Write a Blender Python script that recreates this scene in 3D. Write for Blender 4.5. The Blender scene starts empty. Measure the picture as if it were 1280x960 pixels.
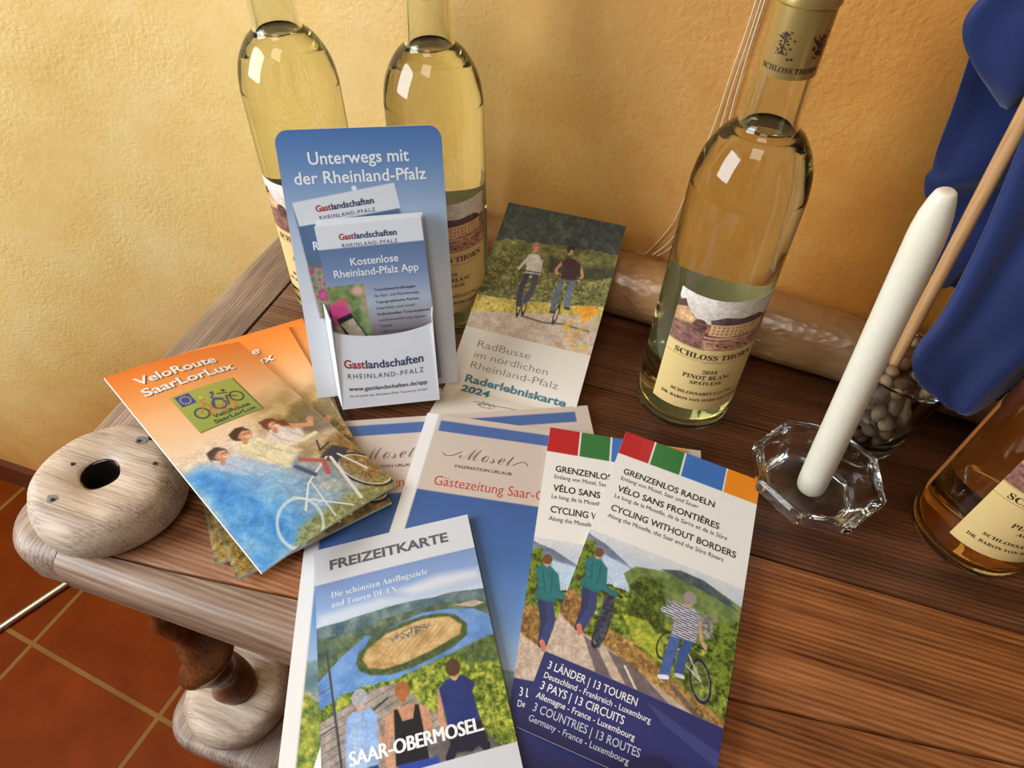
import bpy, bmesh, math, random
import numpy as np
from mathutils import Vector, Matrix

# ------------------------------------------------------------------ scene, camera, light, exposure
S = bpy.context.scene
COL = S.collection
T = 0.70                       # height of the table top; builder coordinates below take the table top as z = 0
random.seed(4)

cam_d = bpy.data.cameras.new('camera')
cam = bpy.data.objects.new('camera', cam_d)
COL.objects.link(cam)
R_ = Vector((0.949807, 0.312275, 0.018750)); F_ = Vector((-0.195066, 0.638031, -0.744893))
F_.normalize(); R_ = (R_ - F_ * R_.dot(F_)).normalized(); U_ = R_.cross(F_)
cam.matrix_world = Matrix(((R_.x, U_.x, -F_.x, 0.0), (R_.y, U_.y, -F_.y, 0.0), (R_.z, U_.z, -F_.z, 0.40996 + T), (0, 0, 0, 1)))
cam_d.sensor_fit = 'HORIZONTAL'; cam_d.sensor_width = 36.0
cam_d.lens = 36.0 * 832.1 / 1280.0
cam_d.clip_start = 0.01
S.camera = cam

S.view_settings.view_transform = 'Standard'
S.view_settings.look = 'None'
S.view_settings.gamma = 1.0
S.view_settings.use_curve_mapping = False
S.view_settings.exposure = -0.06
try:
    S.cycles.max_bounces = 20; S.cycles.transmission_bounces = 20; S.cycles.glossy_bounces = 8
    S.cycles.sample_clamp_indirect = 6.0
except Exception:
    pass

wd = bpy.data.worlds.new('world'); S.world = wd; wd.use_nodes = True
wd.node_tree.nodes['Background'].inputs[0].default_value = (1.0, 0.90, 0.78, 1)
wd.node_tree.nodes['Background'].inputs[1].default_value = 0.115

def area(name, loc, target, sx, sy, power, color):
    l = bpy.data.lights.new(name, 'AREA'); l.shape = 'RECTANGLE'; l.size = sx; l.size_y = sy
    l.energy = power; l.color = color
    o = bpy.data.objects.new(name, l); COL.objects.link(o)
    o.location = Vector(loc) + Vector((0, 0, T))
    d = Vector(target) - Vector(loc)
    o.rotation_euler = d.to_track_quat('-Z', 'Y').to_euler()
    return o
area('window_daylight', (-1.22, -0.36, 0.64), (-0.30, 0.40, 0.02), 0.8, 0.9, 31, (0.86, 0.94, 1.0))
area('overhead_fill', (-0.12, -0.50, 1.38), (0.0, 0.20, 0.0), 0.6, 0.6, 6.8, (1.0, 0.90, 0.76))  # unseen fill light, added overhead to brighten the papers

# ------------------------------------------------------------------ colour and material helpers
def lin(c):
    c = np.asarray(c, float)
    return np.where(c <= 0.04045, c / 12.92, ((c + 0.055) / 1.055) ** 2.4)
def L8(r, g, b):
    x = lin(np.array([r, g, b]) / 255.0); return (float(x[0]), float(x[1]), float(x[2]), 1.0)

def newmat(name):
    m = bpy.data.materials.new(name); m.use_nodes = True
    nt = m.node_tree; b = nt.nodes['Principled BSDF']
    return m, nt, b
def N(nt, t, **kw):
    n = nt.nodes.new(t)
    for k, v in kw.items(): setattr(n, k, v)
    return n
def simple(name, rgb, rough=0.5, metal=0.0, spec=0.5, coat=0.0, bump=None, bscale=200.0, sss=0.0):
    m, nt, b = newmat(name)
    b.inputs['Base Color'].default_value = L8(*rgb)
    b.inputs['Roughness'].default_value = rough; b.inputs['Metallic'].default_value = metal
    b.inputs['Specular IOR Level'].default_value = spec; b.inputs['Coat Weight'].default_value = coat
    if sss:
        b.inputs['Subsurface Weight'].default_value = sss
        b.inputs['Subsurface Radius'].default_value = (0.02, 0.015, 0.01); b.inputs['Subsurface Scale'].default_value = 0.4
    tc = N(nt, 'ShaderNodeTexCoord'); nz = N(nt, 'ShaderNodeTexNoise')
    nz.inputs['Scale'].default_value = bscale; nz.inputs['Detail'].default_value = 4
    nt.links.new(tc.outputs['Object'], nz.inputs['Vector'])
    mix = N(nt, 'ShaderNodeMix', data_type='RGBA', blend_type='MULTIPLY'); mix.inputs[0].default_value = 0.12
    mix.inputs[6].default_value = L8(*rgb); nt.links.new(nz.outputs['Color'], mix.inputs[7])
    nt.links.new(mix.outputs[2], b.inputs['Base Color'])
    if bump:
        bp = N(nt, 'ShaderNodeBump'); bp.inputs['Strength'].default_value = bump; bp.inputs['Distance'].default_value = 0.001
        nt.links.new(nz.outputs['Fac'], bp.inputs['Height']); nt.links.new(bp.outputs[0], b.inputs['Normal'])
    return m
def glass(name, rgb, ior, rough=0.0):
    m = bpy.data.materials.new(name); m.use_nodes = True; nt = m.node_tree
    nt.nodes.clear()
    g = N(nt, 'ShaderNodeBsdfGlass'); o = N(nt, 'ShaderNodeOutputMaterial')
    g.inputs['Color'].default_value = (rgb[0], rgb[1], rgb[2], 1); g.inputs['IOR'].default_value = ior
    g.inputs['Roughness'].default_value = rough
    nt.links.new(g.outputs[0], o.inputs['Surface'])
    return m
_ink = {}
def ink(rgb):
    if rgb not in _ink:
        m, nt, b = newmat('printing_ink_%d' % len(_ink))
        b.inputs['Base Color'].default_value = L8(*rgb); b.inputs['Roughness'].default_value = 0.45
        _ink[rgb] = m
    return _ink[rgb]

def print_mat(name, rough, coat=0.0):
    m, nt, b = newmat(name)
    a = N(nt, 'ShaderNodeAttribute', attribute_name='print')
    nt.links.new(a.outputs['Color'], b.inputs['Base Color'])
    b.inputs['Roughness'].default_value = rough; b.inputs['Coat Weight'].default_value = coat
    b.inputs['Coat Roughness'].default_value = 0.12
    return m
M_GLOSSY = print_mat('glossy_print', 0.34, 0.15)
M_MATT = print_mat('matt_print', 0.5)
M_PAPER = simple('white_paper', (232, 230, 226), 0.6)

def wood(name, cols, along='X', gs=1.0, rough=0.5, bump=0.35, ring=560.0, dark=0.5, wv_amt=0.16, worn=None):
    """cols: three sRGB triples from dark grain to light grain"""
    m, nt, b = newmat(name)
    tc = N(nt, 'ShaderNodeTexCoord'); mp = N(nt, 'ShaderNodeMapping')
    sc = {'X': (0.05, 1, 1), 'Y': (1, 0.05, 1), 'Z': (1, 1, 0.05)}[along]
    mp.inputs['Scale'].default_value = sc
    nt.links.new(tc.outputs['Object'], mp.inputs['Vector'])
    n1 = N(nt, 'ShaderNodeTexNoise'); n1.inputs['Scale'].default_value = 38 * gs; n1.inputs['Detail'].default_value = 6; n1.inputs['Roughness'].default_value = 0.6
    n2 = N(nt, 'ShaderNodeTexNoise'); n2.inputs['Scale'].default_value = 420 * gs; n2.inputs['Detail'].default_value = 3
    wv = N(nt, 'ShaderNodeTexWave', wave_type='BANDS', bands_direction='Y' if along != 'Y' else 'X')
    wv.inputs['Scale'].default_value = ring * gs / 6.28; wv.inputs['Distortion'].default_value = 3.5; wv.inputs['Detail'].default_value = 2.5; wv.inputs['Detail Scale'].default_value = 0.6
    for x in (n1, n2, wv): nt.links.new(mp.outputs[0], x.inputs['Vector'])
    a1 = N(nt, 'ShaderNodeMath', operation='MULTIPLY'); a1.inputs[1].default_value = wv_amt; nt.links.new(wv.outputs['Fac'], a1.inputs[0])
    a2 = N(nt, 'ShaderNodeMath', operation='MULTIPLY_ADD'); a2.inputs[1].default_value = 0.75; nt.links.new(n1.outputs['Fac'], a2.inputs[0]); nt.links.new(a1.outputs[0], a2.inputs[2])
    a3 = N(nt, 'ShaderNodeMath', operation='MULTIPLY_ADD'); a3.inputs[1].default_value = 0.5; nt.links.new(n2.outputs['Fac'], a3.inputs[0]); nt.links.new(a2.outputs[0], a3.inputs[2])
    rp = N(nt, 'ShaderNodeValToRGB'); e = rp.color_ramp.elements
    e[0].position = 0.40; e[0].color = L8(*cols[0]); e[1].position = 0.98; e[1].color = L8(*cols[2])
    q = rp.color_ramp.elements.new(0.68); q.color = L8(*cols[1])
    nt.links.new(a3.outputs[0], rp.inputs[0])
    if worn:                                  # blends into a paler, greyer grain towards one end
        rw = N(nt, 'ShaderNodeValToRGB'); ew = rw.color_ramp.elements
        ew[0].position = 0.40; ew[0].color = L8(*worn[0][0]); ew[1].position = 0.98; ew[1].color = L8(*worn[0][2])
        qw = ew.new(0.68); qw.color = L8(*worn[0][1]); nt.links.new(a3.outputs[0], rw.inputs[0])
        sx = N(nt, 'ShaderNodeSeparateXYZ'); nt.links.new(tc.outputs['Object'], sx.inputs[0])
        nw = N(nt, 'ShaderNodeTexNoise'); nw.inputs['Scale'].default_value = 11; nw.inputs['Detail'].default_value = 5; nt.links.new(tc.outputs['Object'], nw.inputs['Vector'])
        ma = N(nt, 'ShaderNodeMath', operation='MULTIPLY_ADD'); ma.inputs[1].default_value = 0.16; nt.links.new(nw.outputs['Fac'], ma.inputs[0]); nt.links.new(sx.outputs['X'], ma.inputs[2])
        mr = N(nt, 'ShaderNodeMapRange', interpolation_type='SMOOTHSTEP'); mr.inputs['From Min'].default_value = worn[1]; mr.inputs['From Max'].default_value = worn[2]; mr.inputs['To Min'].default_value = worn[3]; mr.inputs['To Max'].default_value = 0.0
        nt.links.new(ma.outputs[0], mr.inputs['Value'])
        mw = N(nt, 'ShaderNodeMix', data_type='RGBA'); nt.links.new(mr.outputs['Result'], mw.inputs[0]); nt.links.new(rp.outputs[0], mw.inputs[6]); nt.links.new(rw.outputs[0], mw.inputs[7])
        rp = mw
    # worn blotches
    n3 = N(nt, 'ShaderNodeTexNoise'); n3.inputs['Scale'].default_value = 9; n3.inputs['Detail'].default_value = 5
    nt.links.new(tc.outputs['Object'], n3.inputs['Vector'])
    r3 = N(nt, 'ShaderNodeValToRGB'); r3.color_ramp.elements[0].position = 0.3; r3.color_ramp.elements[1].position = 0.7
    r3.color_ramp.elements[0].color = (dark, dark, dark, 1)
    nt.links.new(n3.outputs['Fac'], r3.inputs[0])
    mx = N(nt, 'ShaderNodeMix', data_type='RGBA', blend_type='MULTIPLY'); mx.inputs[0].default_value = 0.8
    nt.links.new(rp.outputs[2] if worn else rp.outputs[0], mx.inputs[6]); nt.links.new(r3.outputs[0], mx.inputs[7])
    nt.links.new(mx.outputs[2], b.inputs['Base Color'])
    b.inputs['Roughness'].default_value = rough
    bp = N(nt, 'ShaderNodeBump'); bp.inputs['Strength'].default_value = bump; bp.inputs['Distance'].default_value = 0.0012
    nt.links.new(a3.outputs[0], bp.inputs['Height']); nt.links.new(bp.outputs[0], b.inputs['Normal'])
    return m
BROWN = ((60, 28, 10), (158, 94, 49), (210, 144, 88)); PALE_GRAIN = ((72, 50, 38), (146, 114, 92), (194, 166, 144))
W_TOP = wood('brown_table_wood', BROWN, 'X', 1.0, 0.4, 0.3, dark=0.62, worn=(PALE_GRAIN, -0.44, -0.22, 0.75))
W_END = wood('weathered_edge_wood', ((70, 52, 42), (142, 116, 98), (190, 166, 148)), 'Y', 1.0, 0.48, 0.5, wv_amt=0.10)
W_BACK = wood('dark_table_wood', ((34, 15, 7), (92, 52, 29), (136, 84, 52)), 'X', 1.0, 0.4, 0.3, dark=0.6, worn=(PALE_GRAIN, -0.46, -0.30, 0.6))
W_FRONT = wood('weathered_plank_wood', BROWN, 'X', 1.0, 0.44, 0.45, wv_amt=0.12, dark=0.6, worn=(PALE_GRAIN, -0.26, 0.02, 1.0))
W_DISC = wood('pale_worn_wood', ((122, 98, 80), (200, 176, 154), (228, 212, 198)), 'X', 1.6, 0.55, 0.5, dark=0.74, wv_amt=0.05)
W_LEG = wood('dark_turned_wood', ((50, 24, 12), (112, 62, 32), (150, 92, 52)), 'Z', 1.0, 0.3, 0.12, wv_amt=0.04)
W_POLE = wood('light_dowel_wood', ((170, 120, 76), (206, 158, 108), (222, 180, 132)), 'Z', 1.5, 0.5, 0.1, dark=0.9)

def plaster():
    m, nt, b = newmat('ochre_plaster')
    tc = N(nt, 'ShaderNodeTexCoord')
    n1 = N(nt, 'ShaderNodeTexNoise'); n1.inputs['Scale'].default_value = 2.6; n1.inputs['Detail'].default_value = 7; n1.inputs['Roughness'].default_value = 0.62; n1.inputs['Distortion'].default_value = 0.6
    n2 = N(nt, 'ShaderNodeTexNoise'); n2.inputs['Scale'].default_value = 230; n2.inputs['Detail'].default_value = 5; n2.inputs['Distortion'].default_value = 0.3
    n4 = N(nt, 'ShaderNodeTexNoise'); n4.inputs['Scale'].default_value = 16; n4.inputs['Detail'].default_value = 8; n4.inputs['Roughness'].default_value = 0.7
    for n in (n1, n2, n4): nt.links.new(tc.outputs['Object'], n.inputs['Vector'])
    ad = N(nt, 'ShaderNodeMath', operation='MULTIPLY_ADD'); ad.inputs[1].default_value = 0.45
    nt.links.new(n4.outputs['Fac'], ad.inputs[0]); nt.links.new(n1.outputs['Fac'], ad.inputs[2])
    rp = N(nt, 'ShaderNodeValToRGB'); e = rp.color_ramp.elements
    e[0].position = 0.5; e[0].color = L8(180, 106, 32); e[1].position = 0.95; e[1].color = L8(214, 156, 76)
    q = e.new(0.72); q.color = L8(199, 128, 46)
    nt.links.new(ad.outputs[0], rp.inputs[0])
    # base colour blends from paler yellow at upper left to deeper orange elsewhere
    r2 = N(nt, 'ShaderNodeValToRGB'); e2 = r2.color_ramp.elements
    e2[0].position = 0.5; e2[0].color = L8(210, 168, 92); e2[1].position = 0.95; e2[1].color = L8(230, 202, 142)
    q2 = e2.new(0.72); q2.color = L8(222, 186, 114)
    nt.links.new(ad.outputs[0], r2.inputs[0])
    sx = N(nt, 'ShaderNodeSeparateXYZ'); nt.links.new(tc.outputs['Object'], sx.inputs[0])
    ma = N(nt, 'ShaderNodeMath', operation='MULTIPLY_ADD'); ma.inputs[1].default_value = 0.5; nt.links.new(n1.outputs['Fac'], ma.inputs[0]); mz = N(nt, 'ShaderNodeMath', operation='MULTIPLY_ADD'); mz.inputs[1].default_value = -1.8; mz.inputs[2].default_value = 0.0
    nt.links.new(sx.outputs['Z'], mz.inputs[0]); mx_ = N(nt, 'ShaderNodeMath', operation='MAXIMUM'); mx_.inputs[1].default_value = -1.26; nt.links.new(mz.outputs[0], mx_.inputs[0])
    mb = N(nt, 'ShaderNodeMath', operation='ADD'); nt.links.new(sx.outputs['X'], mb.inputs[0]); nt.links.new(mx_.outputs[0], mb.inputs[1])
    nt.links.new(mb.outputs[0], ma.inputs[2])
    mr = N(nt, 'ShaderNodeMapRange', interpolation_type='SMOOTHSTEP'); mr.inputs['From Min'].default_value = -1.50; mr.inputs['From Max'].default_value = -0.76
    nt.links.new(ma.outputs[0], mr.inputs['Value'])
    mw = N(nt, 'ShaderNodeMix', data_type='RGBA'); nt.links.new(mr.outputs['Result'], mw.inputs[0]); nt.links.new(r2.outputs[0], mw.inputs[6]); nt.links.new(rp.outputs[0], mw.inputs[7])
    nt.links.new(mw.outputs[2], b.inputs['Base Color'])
    b.inputs['Roughness'].default_value = 0.62
    bp = N(nt, 'ShaderNodeBump'); bp.inputs['Strength'].default_value = 0.35; bp.inputs['Distance'].default_value = 0.003
    n5 = N(nt, 'ShaderNodeTexNoise'); n5.inputs['Scale'].default_value = 9; n5.inputs['Detail'].default_value = 4; nt.links.new(tc.outputs['Object'], n5.inputs['Vector'])
    r5 = N(nt, 'ShaderNodeMapRange'); r5.inputs['From Min'].default_value = 0.38; r5.inputs['From Max'].default_value = 0.62; r5.inputs['To Min'].default_value = 0.25; nt.links.new(n5.outputs['Fac'], r5.inputs['Value'])
    m5 = N(nt, 'ShaderNodeMath', operation='MULTIPLY'); nt.links.new(n2.outputs['Fac'], m5.inputs[0]); nt.links.new(r5.outputs['Result'], m5.inputs[1])
    nt.links.new(m5.outputs[0], bp.inputs['Height'])
    bp2 = N(nt, 'ShaderNodeBump'); bp2.inputs['Strength'].default_value = 0.15; bp2.inputs['Distance'].default_value = 0.008
    nt.links.new(n4.outputs['Fac'], bp2.inputs['Height']); nt.links.new(bp.outputs[0], bp2.inputs['Normal'])
    nt.links.new(bp2.outputs[0], b.inputs['Normal'])
    return m
def tiles():
    m, nt, b = newmat('terracotta_tiles')
    tc = N(nt, 'ShaderNodeTexCoord'); mp = N(nt, 'ShaderNodeMapping')
    mp.inputs['Rotation'].default_value = (0, 0, math.radians(6.0)); mp.inputs['Location'].default_value = TILE_OFF
    nt.links.new(tc.outputs['Object'], mp.inputs['Vector'])
    br = N(nt, 'ShaderNodeTexBrick'); br.offset = 0.0; br.squash = 1.0
    br.inputs['Scale'].default_value = 1.0; br.inputs['Brick Width'].default_value = TILE; br.inputs['Row Height'].default_value = TILE
    br.inputs['Mortar Size'].default_value = 0.0042; br.inputs['Mortar Smooth'].default_value = 0.3; br.inputs['Bias'].default_value = 0.0
    br.inputs['Color1'].default_value = L8(124, 50, 4); br.inputs['Color2'].default_value = L8(102, 40, 3); br.inputs['Mortar'].default_value = L8(136, 96, 48)
    nt.links.new(mp.outputs[0], br.inputs['Vector'])
    n1 = N(nt, 'ShaderNodeTexNoise'); n1.inputs['Scale'].default_value = 14; n1.inputs['Detail'].default_value = 6
    nt.links.new(tc.outputs['Object'], n1.inputs['Vector'])
    rp = N(nt, 'ShaderNodeValToRGB'); rp.color_ramp.elements[0].color = (0.62, 0.55, 0.5, 1); rp.color_ramp.elements[0].position = 0.3; rp.color_ramp.elements[1].position = 0.75
    nt.links.new(n1.outputs['Fac'], rp.inputs[0])
    mx = N(nt, 'ShaderNodeMix', data_type='RGBA', blend_type='MULTIPLY'); mx.inputs[0].default_value = 0.8
    nt.links.new(br.outputs['Color'], mx.inputs[6]); nt.links.new(rp.outputs[0], mx.inputs[7])
    nt.links.new(mx.outputs[2], b.inputs['Base Color']); b.inputs['Roughness'].default_value = 0.55; b.inputs['Specular IOR Level'].default_value = 0.06
    bp = N(nt, 'ShaderNodeBump', invert=True); bp.inputs['Strength'].default_value = 0.5; bp.inputs['Distance'].default_value = 0.002
    nt.links.new(br.outputs['Fac'], bp.inputs['Height']); nt.links.new(bp.outputs[0], b.inputs['Normal'])
    return m

# ------------------------------------------------------------------ object helpers
def thing(name, label, cat, loc, group=None):
    o = bpy.data.objects.new(name, None); COL.objects.link(o)
    o.location = (loc[0], loc[1], loc[2] + T); o.empty_display_size = 0.02
    o['label'] = label; o['category'] = cat
    if group: o['group'] = group
    return o
def tag(o, label, cat, group=None):
    o['label'] = label; o['category'] = cat
    if group: o['group'] = group
    return o
def base_of(parent):
    p = Vector((0, 0, 0))
    while parent is not None:
        p += Vector(parent.location); parent = parent.parent
    return p
def build(name, verts, faces, mats, parent=None, origin=None, midx=None, smooth=False, attr=None):
    """verts in builder coordinates; faces a list of index tuples; one mesh object"""
    v = np.asarray(verts, float).copy()
    v[:, 2] += T
    if parent is not None:
        b = np.array(base_of(parent)); loc = np.zeros(3)
        v -= b
    else:
        loc = np.array(origin if origin is not None else v.mean(0) - [0, 0, T], float); loc[2] += T
        v -= loc
    me = bpy.data.meshes.new(name)
    if isinstance(faces, tuple):                      # (flat loop vertex array, loop totals)
        lv, tot = faces
        me.vertices.add(len(v)); me.vertices.foreach_set('co', v.astype(np.float32).ravel())
        me.loops.add(len(lv)); me.loops.foreach_set('vertex_index', np.asarray(lv, np.int32))
        me.polygons.add(len(tot))
        st = np.concatenate([[0], np.cumsum(tot)[:-1]]).astype(np.int32)
        me.polygons.foreach_set('loop_start', st)
        me.update(calc_edges=True)
    else:
        me.from_pydata([tuple(x) for x in v], [], [tuple(f) for f in faces]); me.update()
    for m in (mats if isinstance(mats, (list, tuple)) else [mats]): me.materials.append(m)
    if midx is not None: me.polygons.foreach_set('material_index', np.asarray(midx, np.int32))
    if smooth is not False:
        sm = np.ones(len(me.polygons), bool) if smooth is True else np.asarray(smooth, bool)
        me.polygons.foreach_set('use_smooth', sm)
    if attr is not None:
        a = me.attributes.new('print', 'FLOAT_COLOR', 'POINT')
        a.data.foreach_set('color', attr.astype(np.float32).ravel())
    me.validate(); me.update()
    o = bpy.data.objects.new(name, me); COL.objects.link(o)
    if parent is not None: o.parent = parent
    o.location = loc
    return o
def build_bm(name, bm, mats, parent=None, origin=None, smooth=False):
    bm.normal_update()
    vs = np.array([v.co[:] for v in bm.verts]); bm.verts.index_update()
    fs = [tuple(v.index for v in f.verts) for f in bm.faces]
    mi = [f.material_index for f in bm.faces]
    bm.free()
    return build(name, vs, fs, mats, parent, origin, mi, smooth)
def autosmooth(o, deg=35):
    me = o.data
    bm = bmesh.new(); bm.from_mesh(me)
    for e in bm.edges: e.smooth = (len(e.link_faces) == 2 and e.calc_face_angle(3.1) < math.radians(deg))
    for f in bm.faces: f.smooth = True
    bm.to_mesh(me); bm.free()
    return o
def copy_tree(root, loc, rotz, label, group=None, name=None):
    r = root.copy(); COL.objects.link(r)
    r.location = (loc[0], loc[1], loc[2] + T); r.rotation_euler = (0, 0, rotz); r['label'] = label
    if group: r['group'] = group
    for ch in list(root.children):
        c = ch.copy(); COL.objects.link(c); c.parent = r
        for g in list(ch.children):
            d = g.copy(); COL.objects.link(d); d.parent = c
    return r
def lathe(profile, n=48, c=(0, 0), cap0=False, cap1=False, flip=False):
    """profile of (r, z): returns verts, faces"""
    vs, fs = [], []
    k = len(profile)
    for r, z in profile:
        for i in range(n):
            a = 2 * math.pi * i / n
            vs.append((c[0] + r * math.cos(a), c[1] + r * math.sin(a), z))
    for j in range(k - 1):
        for i in range(n):
            q = (j * n + i, j * n + (i + 1) % n, (j + 1) * n + (i + 1) % n, (j + 1) * n + i)
            fs.append(q[::-1] if flip else q)
    if cap0: fs.append(tuple(range(n)) if flip else tuple(range(n))[::-1])
    if cap1:
        q = tuple((k - 1) * n + i for i in range(n)); fs.append(q[::-1] if flip else q)
    return vs, fs
def tube(pts, r, n=8):
    pts = [Vector(p) for p in pts]; vs, fs = [], []
    for i, p in enumerate(pts):
        d = (pts[min(i + 1, len(pts) - 1)] - pts[max(i - 1, 0)]).normalized()
        a = d.cross(Vector((0, 0, 1))) if abs(d.z) < 0.95 else d.cross(Vector((1, 0, 0)))
        a.normalize(); b = d.cross(a)
        rr = r[i] if isinstance(r, (list, tuple)) else r
        for k in range(n):
            t = 2 * math.pi * k / n
            vs.append(p + (a * math.cos(t) + b * math.sin(t)) * rr)
    for i in range(len(pts) - 1):
        for k in range(n):
            fs.append((i * n + k, i * n + (k + 1) % n, (i + 1) * n + (k + 1) % n, (i + 1) * n + k))
    fs.append(tuple(range(n))[::-1]); fs.append(tuple((len(pts) - 1) * n + k for k in range(n)))
    return vs, fs
def slab(outline, z0, z1, bev=0.004, seg=3, only=None, rest=0.0):
    """bevelled slab from an xy outline"""
    bm = bmesh.new()
    f = bm.faces.new([bm.verts.new((x, y, z0)) for x, y in outline])
    r = bmesh.ops.extrude_face_region(bm, geom=[f])
    bmesh.ops.translate(bm, verts=[v for v in r['geom'] if isinstance(v, bmesh.types.BMVert)], vec=(0, 0, z1 - z0))
    bmesh.ops.recalc_face_normals(bm, faces=bm.faces)
    if bev > 0:
        ed = [e for e in bm.edges if abs(e.verts[0].co.z - e.verts[1].co.z) < 1e-6]
        if only: ed = [e for e in ed if only(e)]
        bmesh.ops.bevel(bm, geom=ed, offset=bev, segments=seg, profile=0.5, affect='EDGES')
    return bm

# ------------------------------------------------------------------ printed matter: a small painter and real letter shapes
def fbm(shape, scale, seed, octv=4, rough=0.55):
    rs = np.random.RandomState(seed); h, w = shape
    out = np.zeros(shape); amp = 1.0; tot = 0
    for o in range(octv):
        s = max(scale / 2 ** o, 1.0)
        gh, gw = int(h / s) + 3, int(w / s) + 3
        g = rs.rand(gh, gw)
        y = np.arange(h) / s; x = np.arange(w) / s
        yi = y.astype(int); xi = x.astype(int); fy = y - yi; fx = x - xi
        fy = fy * fy * (3 - 2 * fy); fx = fx * fx * (3 - 2 * fx)
        a = g[np.ix_(yi, xi)]; b = g[np.ix_(yi, xi + 1)]; c = g[np.ix_(yi + 1, xi)]; d = g[np.ix_(yi + 1, xi + 1)]
        out += amp * ((a * (1 - fx) + b * fx) * (1 - fy)[:, None] + (c * (1 - fx) + d * fx) * fy[:, None])
        tot += amp; amp *= rough
    return out / tot
class Art:
    """colours of a printed sheet, w x h in mm, res samples per mm; colours are sRGB 0-255"""
    def __init__(s, w, h, res, bg):
        s.w, s.h, s.res = w, h, res
        s.nx, s.ny = int(w * res) + 1, int(h * res) + 1
        s.X, s.Y = np.meshgrid(np.linspace(0, w, s.nx), np.linspace(0, h, s.ny))
        s.im = np.zeros((s.ny, s.nx, 3)); s.im[:] = np.array(bg) / 255.0
    def col(s, c):
        c = np.asarray(c, float)
        return c / 255.0
    def put(s, mask, c, a=1.0):
        m = np.clip(mask, 0, 1)[..., None] * a
        s.im = s.im * (1 - m) + s.col(c) * m
    def sm(s, d, soft=None):
        soft = soft or 1.0 / s.res
        return np.clip(0.5 - d / soft, 0, 1)
    def poly(s, pts, soft=None):
        p = np.array(pts, float); X, Y = s.X, s.Y
        inside = np.zeros(X.shape, bool); dist = np.full(X.shape, 1e9)
        n = len(p)
        for i in range(n):
            x1, y1 = p[i]; x2, y2 = p[(i + 1) % n]
            if y1 != y2:
                c = ((Y < y1) != (Y < y2)) & (X < (x2 - x1) * (Y - y1) / (y2 - y1) + x1); inside ^= c
            L2 = (x2 - x1) ** 2 + (y2 - y1) ** 2 + 1e-12
            t = np.clip(((X - x1) * (x2 - x1) + (Y - y1) * (y2 - y1)) / L2, 0, 1)
            dist = np.minimum(dist, np.hypot(X - x1 - t * (x2 - x1), Y - y1 - t * (y2 - y1)))
        return s.sm(np.where(inside, -dist, dist), soft)
    def ell(s, cx, cy, rx, ry, rot=0.0, soft=None):
        c, q = math.cos(rot), math.sin(rot)
        x = (s.X - cx) * c + (s.Y - cy) * q; y = -(s.X - cx) * q + (s.Y - cy) * c
        d = (np.hypot(x / rx, y / ry) - 1) * min(rx, ry)
        return s.sm(d, soft)
    def ring(s, cx, cy, rx, ry, wd, rot=0.0):
        c, q = math.cos(rot), math.sin(rot)
        x = (s.X - cx) * c + (s.Y - cy) * q; y = -(s.X - cx) * q + (s.Y - cy) * c
        d = np.abs(np.hypot(x / rx, y / ry) - 1) * min(rx, ry) - wd / 2
        return s.sm(d)
    def line(s, pts, wd, soft=None):
        d = np.full(s.X.shape, 1e9)
        for (x1, y1), (x2, y2) in zip(pts[:-1], pts[1:]):
            L2 = (x2 - x1) ** 2 + (y2 - y1) ** 2 + 1e-12
            t = np.clip(((s.X - x1) * (x2 - x1) + (s.Y - y1) * (y2 - y1)) / L2, 0, 1)
            d = np.minimum(d, np.hypot(s.X - x1 - t * (x2 - x1), s.Y - y1 - t * (y2 - y1)))
        return s.sm(d - wd / 2, soft)
    def box(s, u0, v0, u1, v1, soft=None):
        d = np.maximum(np.maximum(u0 - s.X, s.X - u1), np.maximum(v0 - s.Y, s.Y - v1))
        return s.sm(d, soft)
    def vgrad(s, stops):
        vs = [a for a, _ in stops]; cs = np.array([c for _, c in stops], float)
        return np.stack([np.interp(s.Y, vs, cs[:, k]) for k in range(3)], -1)
    def tex(s, stops, scale_mm, seed, octv=4, rough=0.6):
        n = fbm(s.X.shape, scale_mm * s.res, seed, octv, rough)
        n = np.clip((n - 0.5) * 1.7 + 0.5, 0, 1)
        vs = [a for a, _ in stops]; cs = np.array([c for _, c in stops], float)
        return np.stack([np.interp(n, vs, cs[:, k]) for k in range(3)], -1)
    def grain(s, mask, amt, seed, mm=1.1):
        n = 0.6 * fbm(s.X.shape, max(2.0, mm * s.res), seed, 3, 0.7) + 0.4 * fbm(s.X.shape, max(4.0, 5 * mm * s.res), seed + 1, 3, 0.6)
        s.im = np.clip(s.im * (1 + (amt * 2 * (n - 0.5) * mask)[..., None]), 0, 1)
    def wob(s, base, amp, scale_mm, seed):
        """mask of everything below a wavy line; base = [(u, v), ...]"""
        b = np.interp(s.X[0], [p[0] for p in base], [p[1] for p in base])
        n = fbm((3, s.nx), scale_mm * s.res, seed, 4, 0.6)[1] - 0.5
        return np.clip((s.Y - (b + n * amp * 2)[None, :]) * s.res * 0.7 + 0.5, 0, 1)

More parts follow.
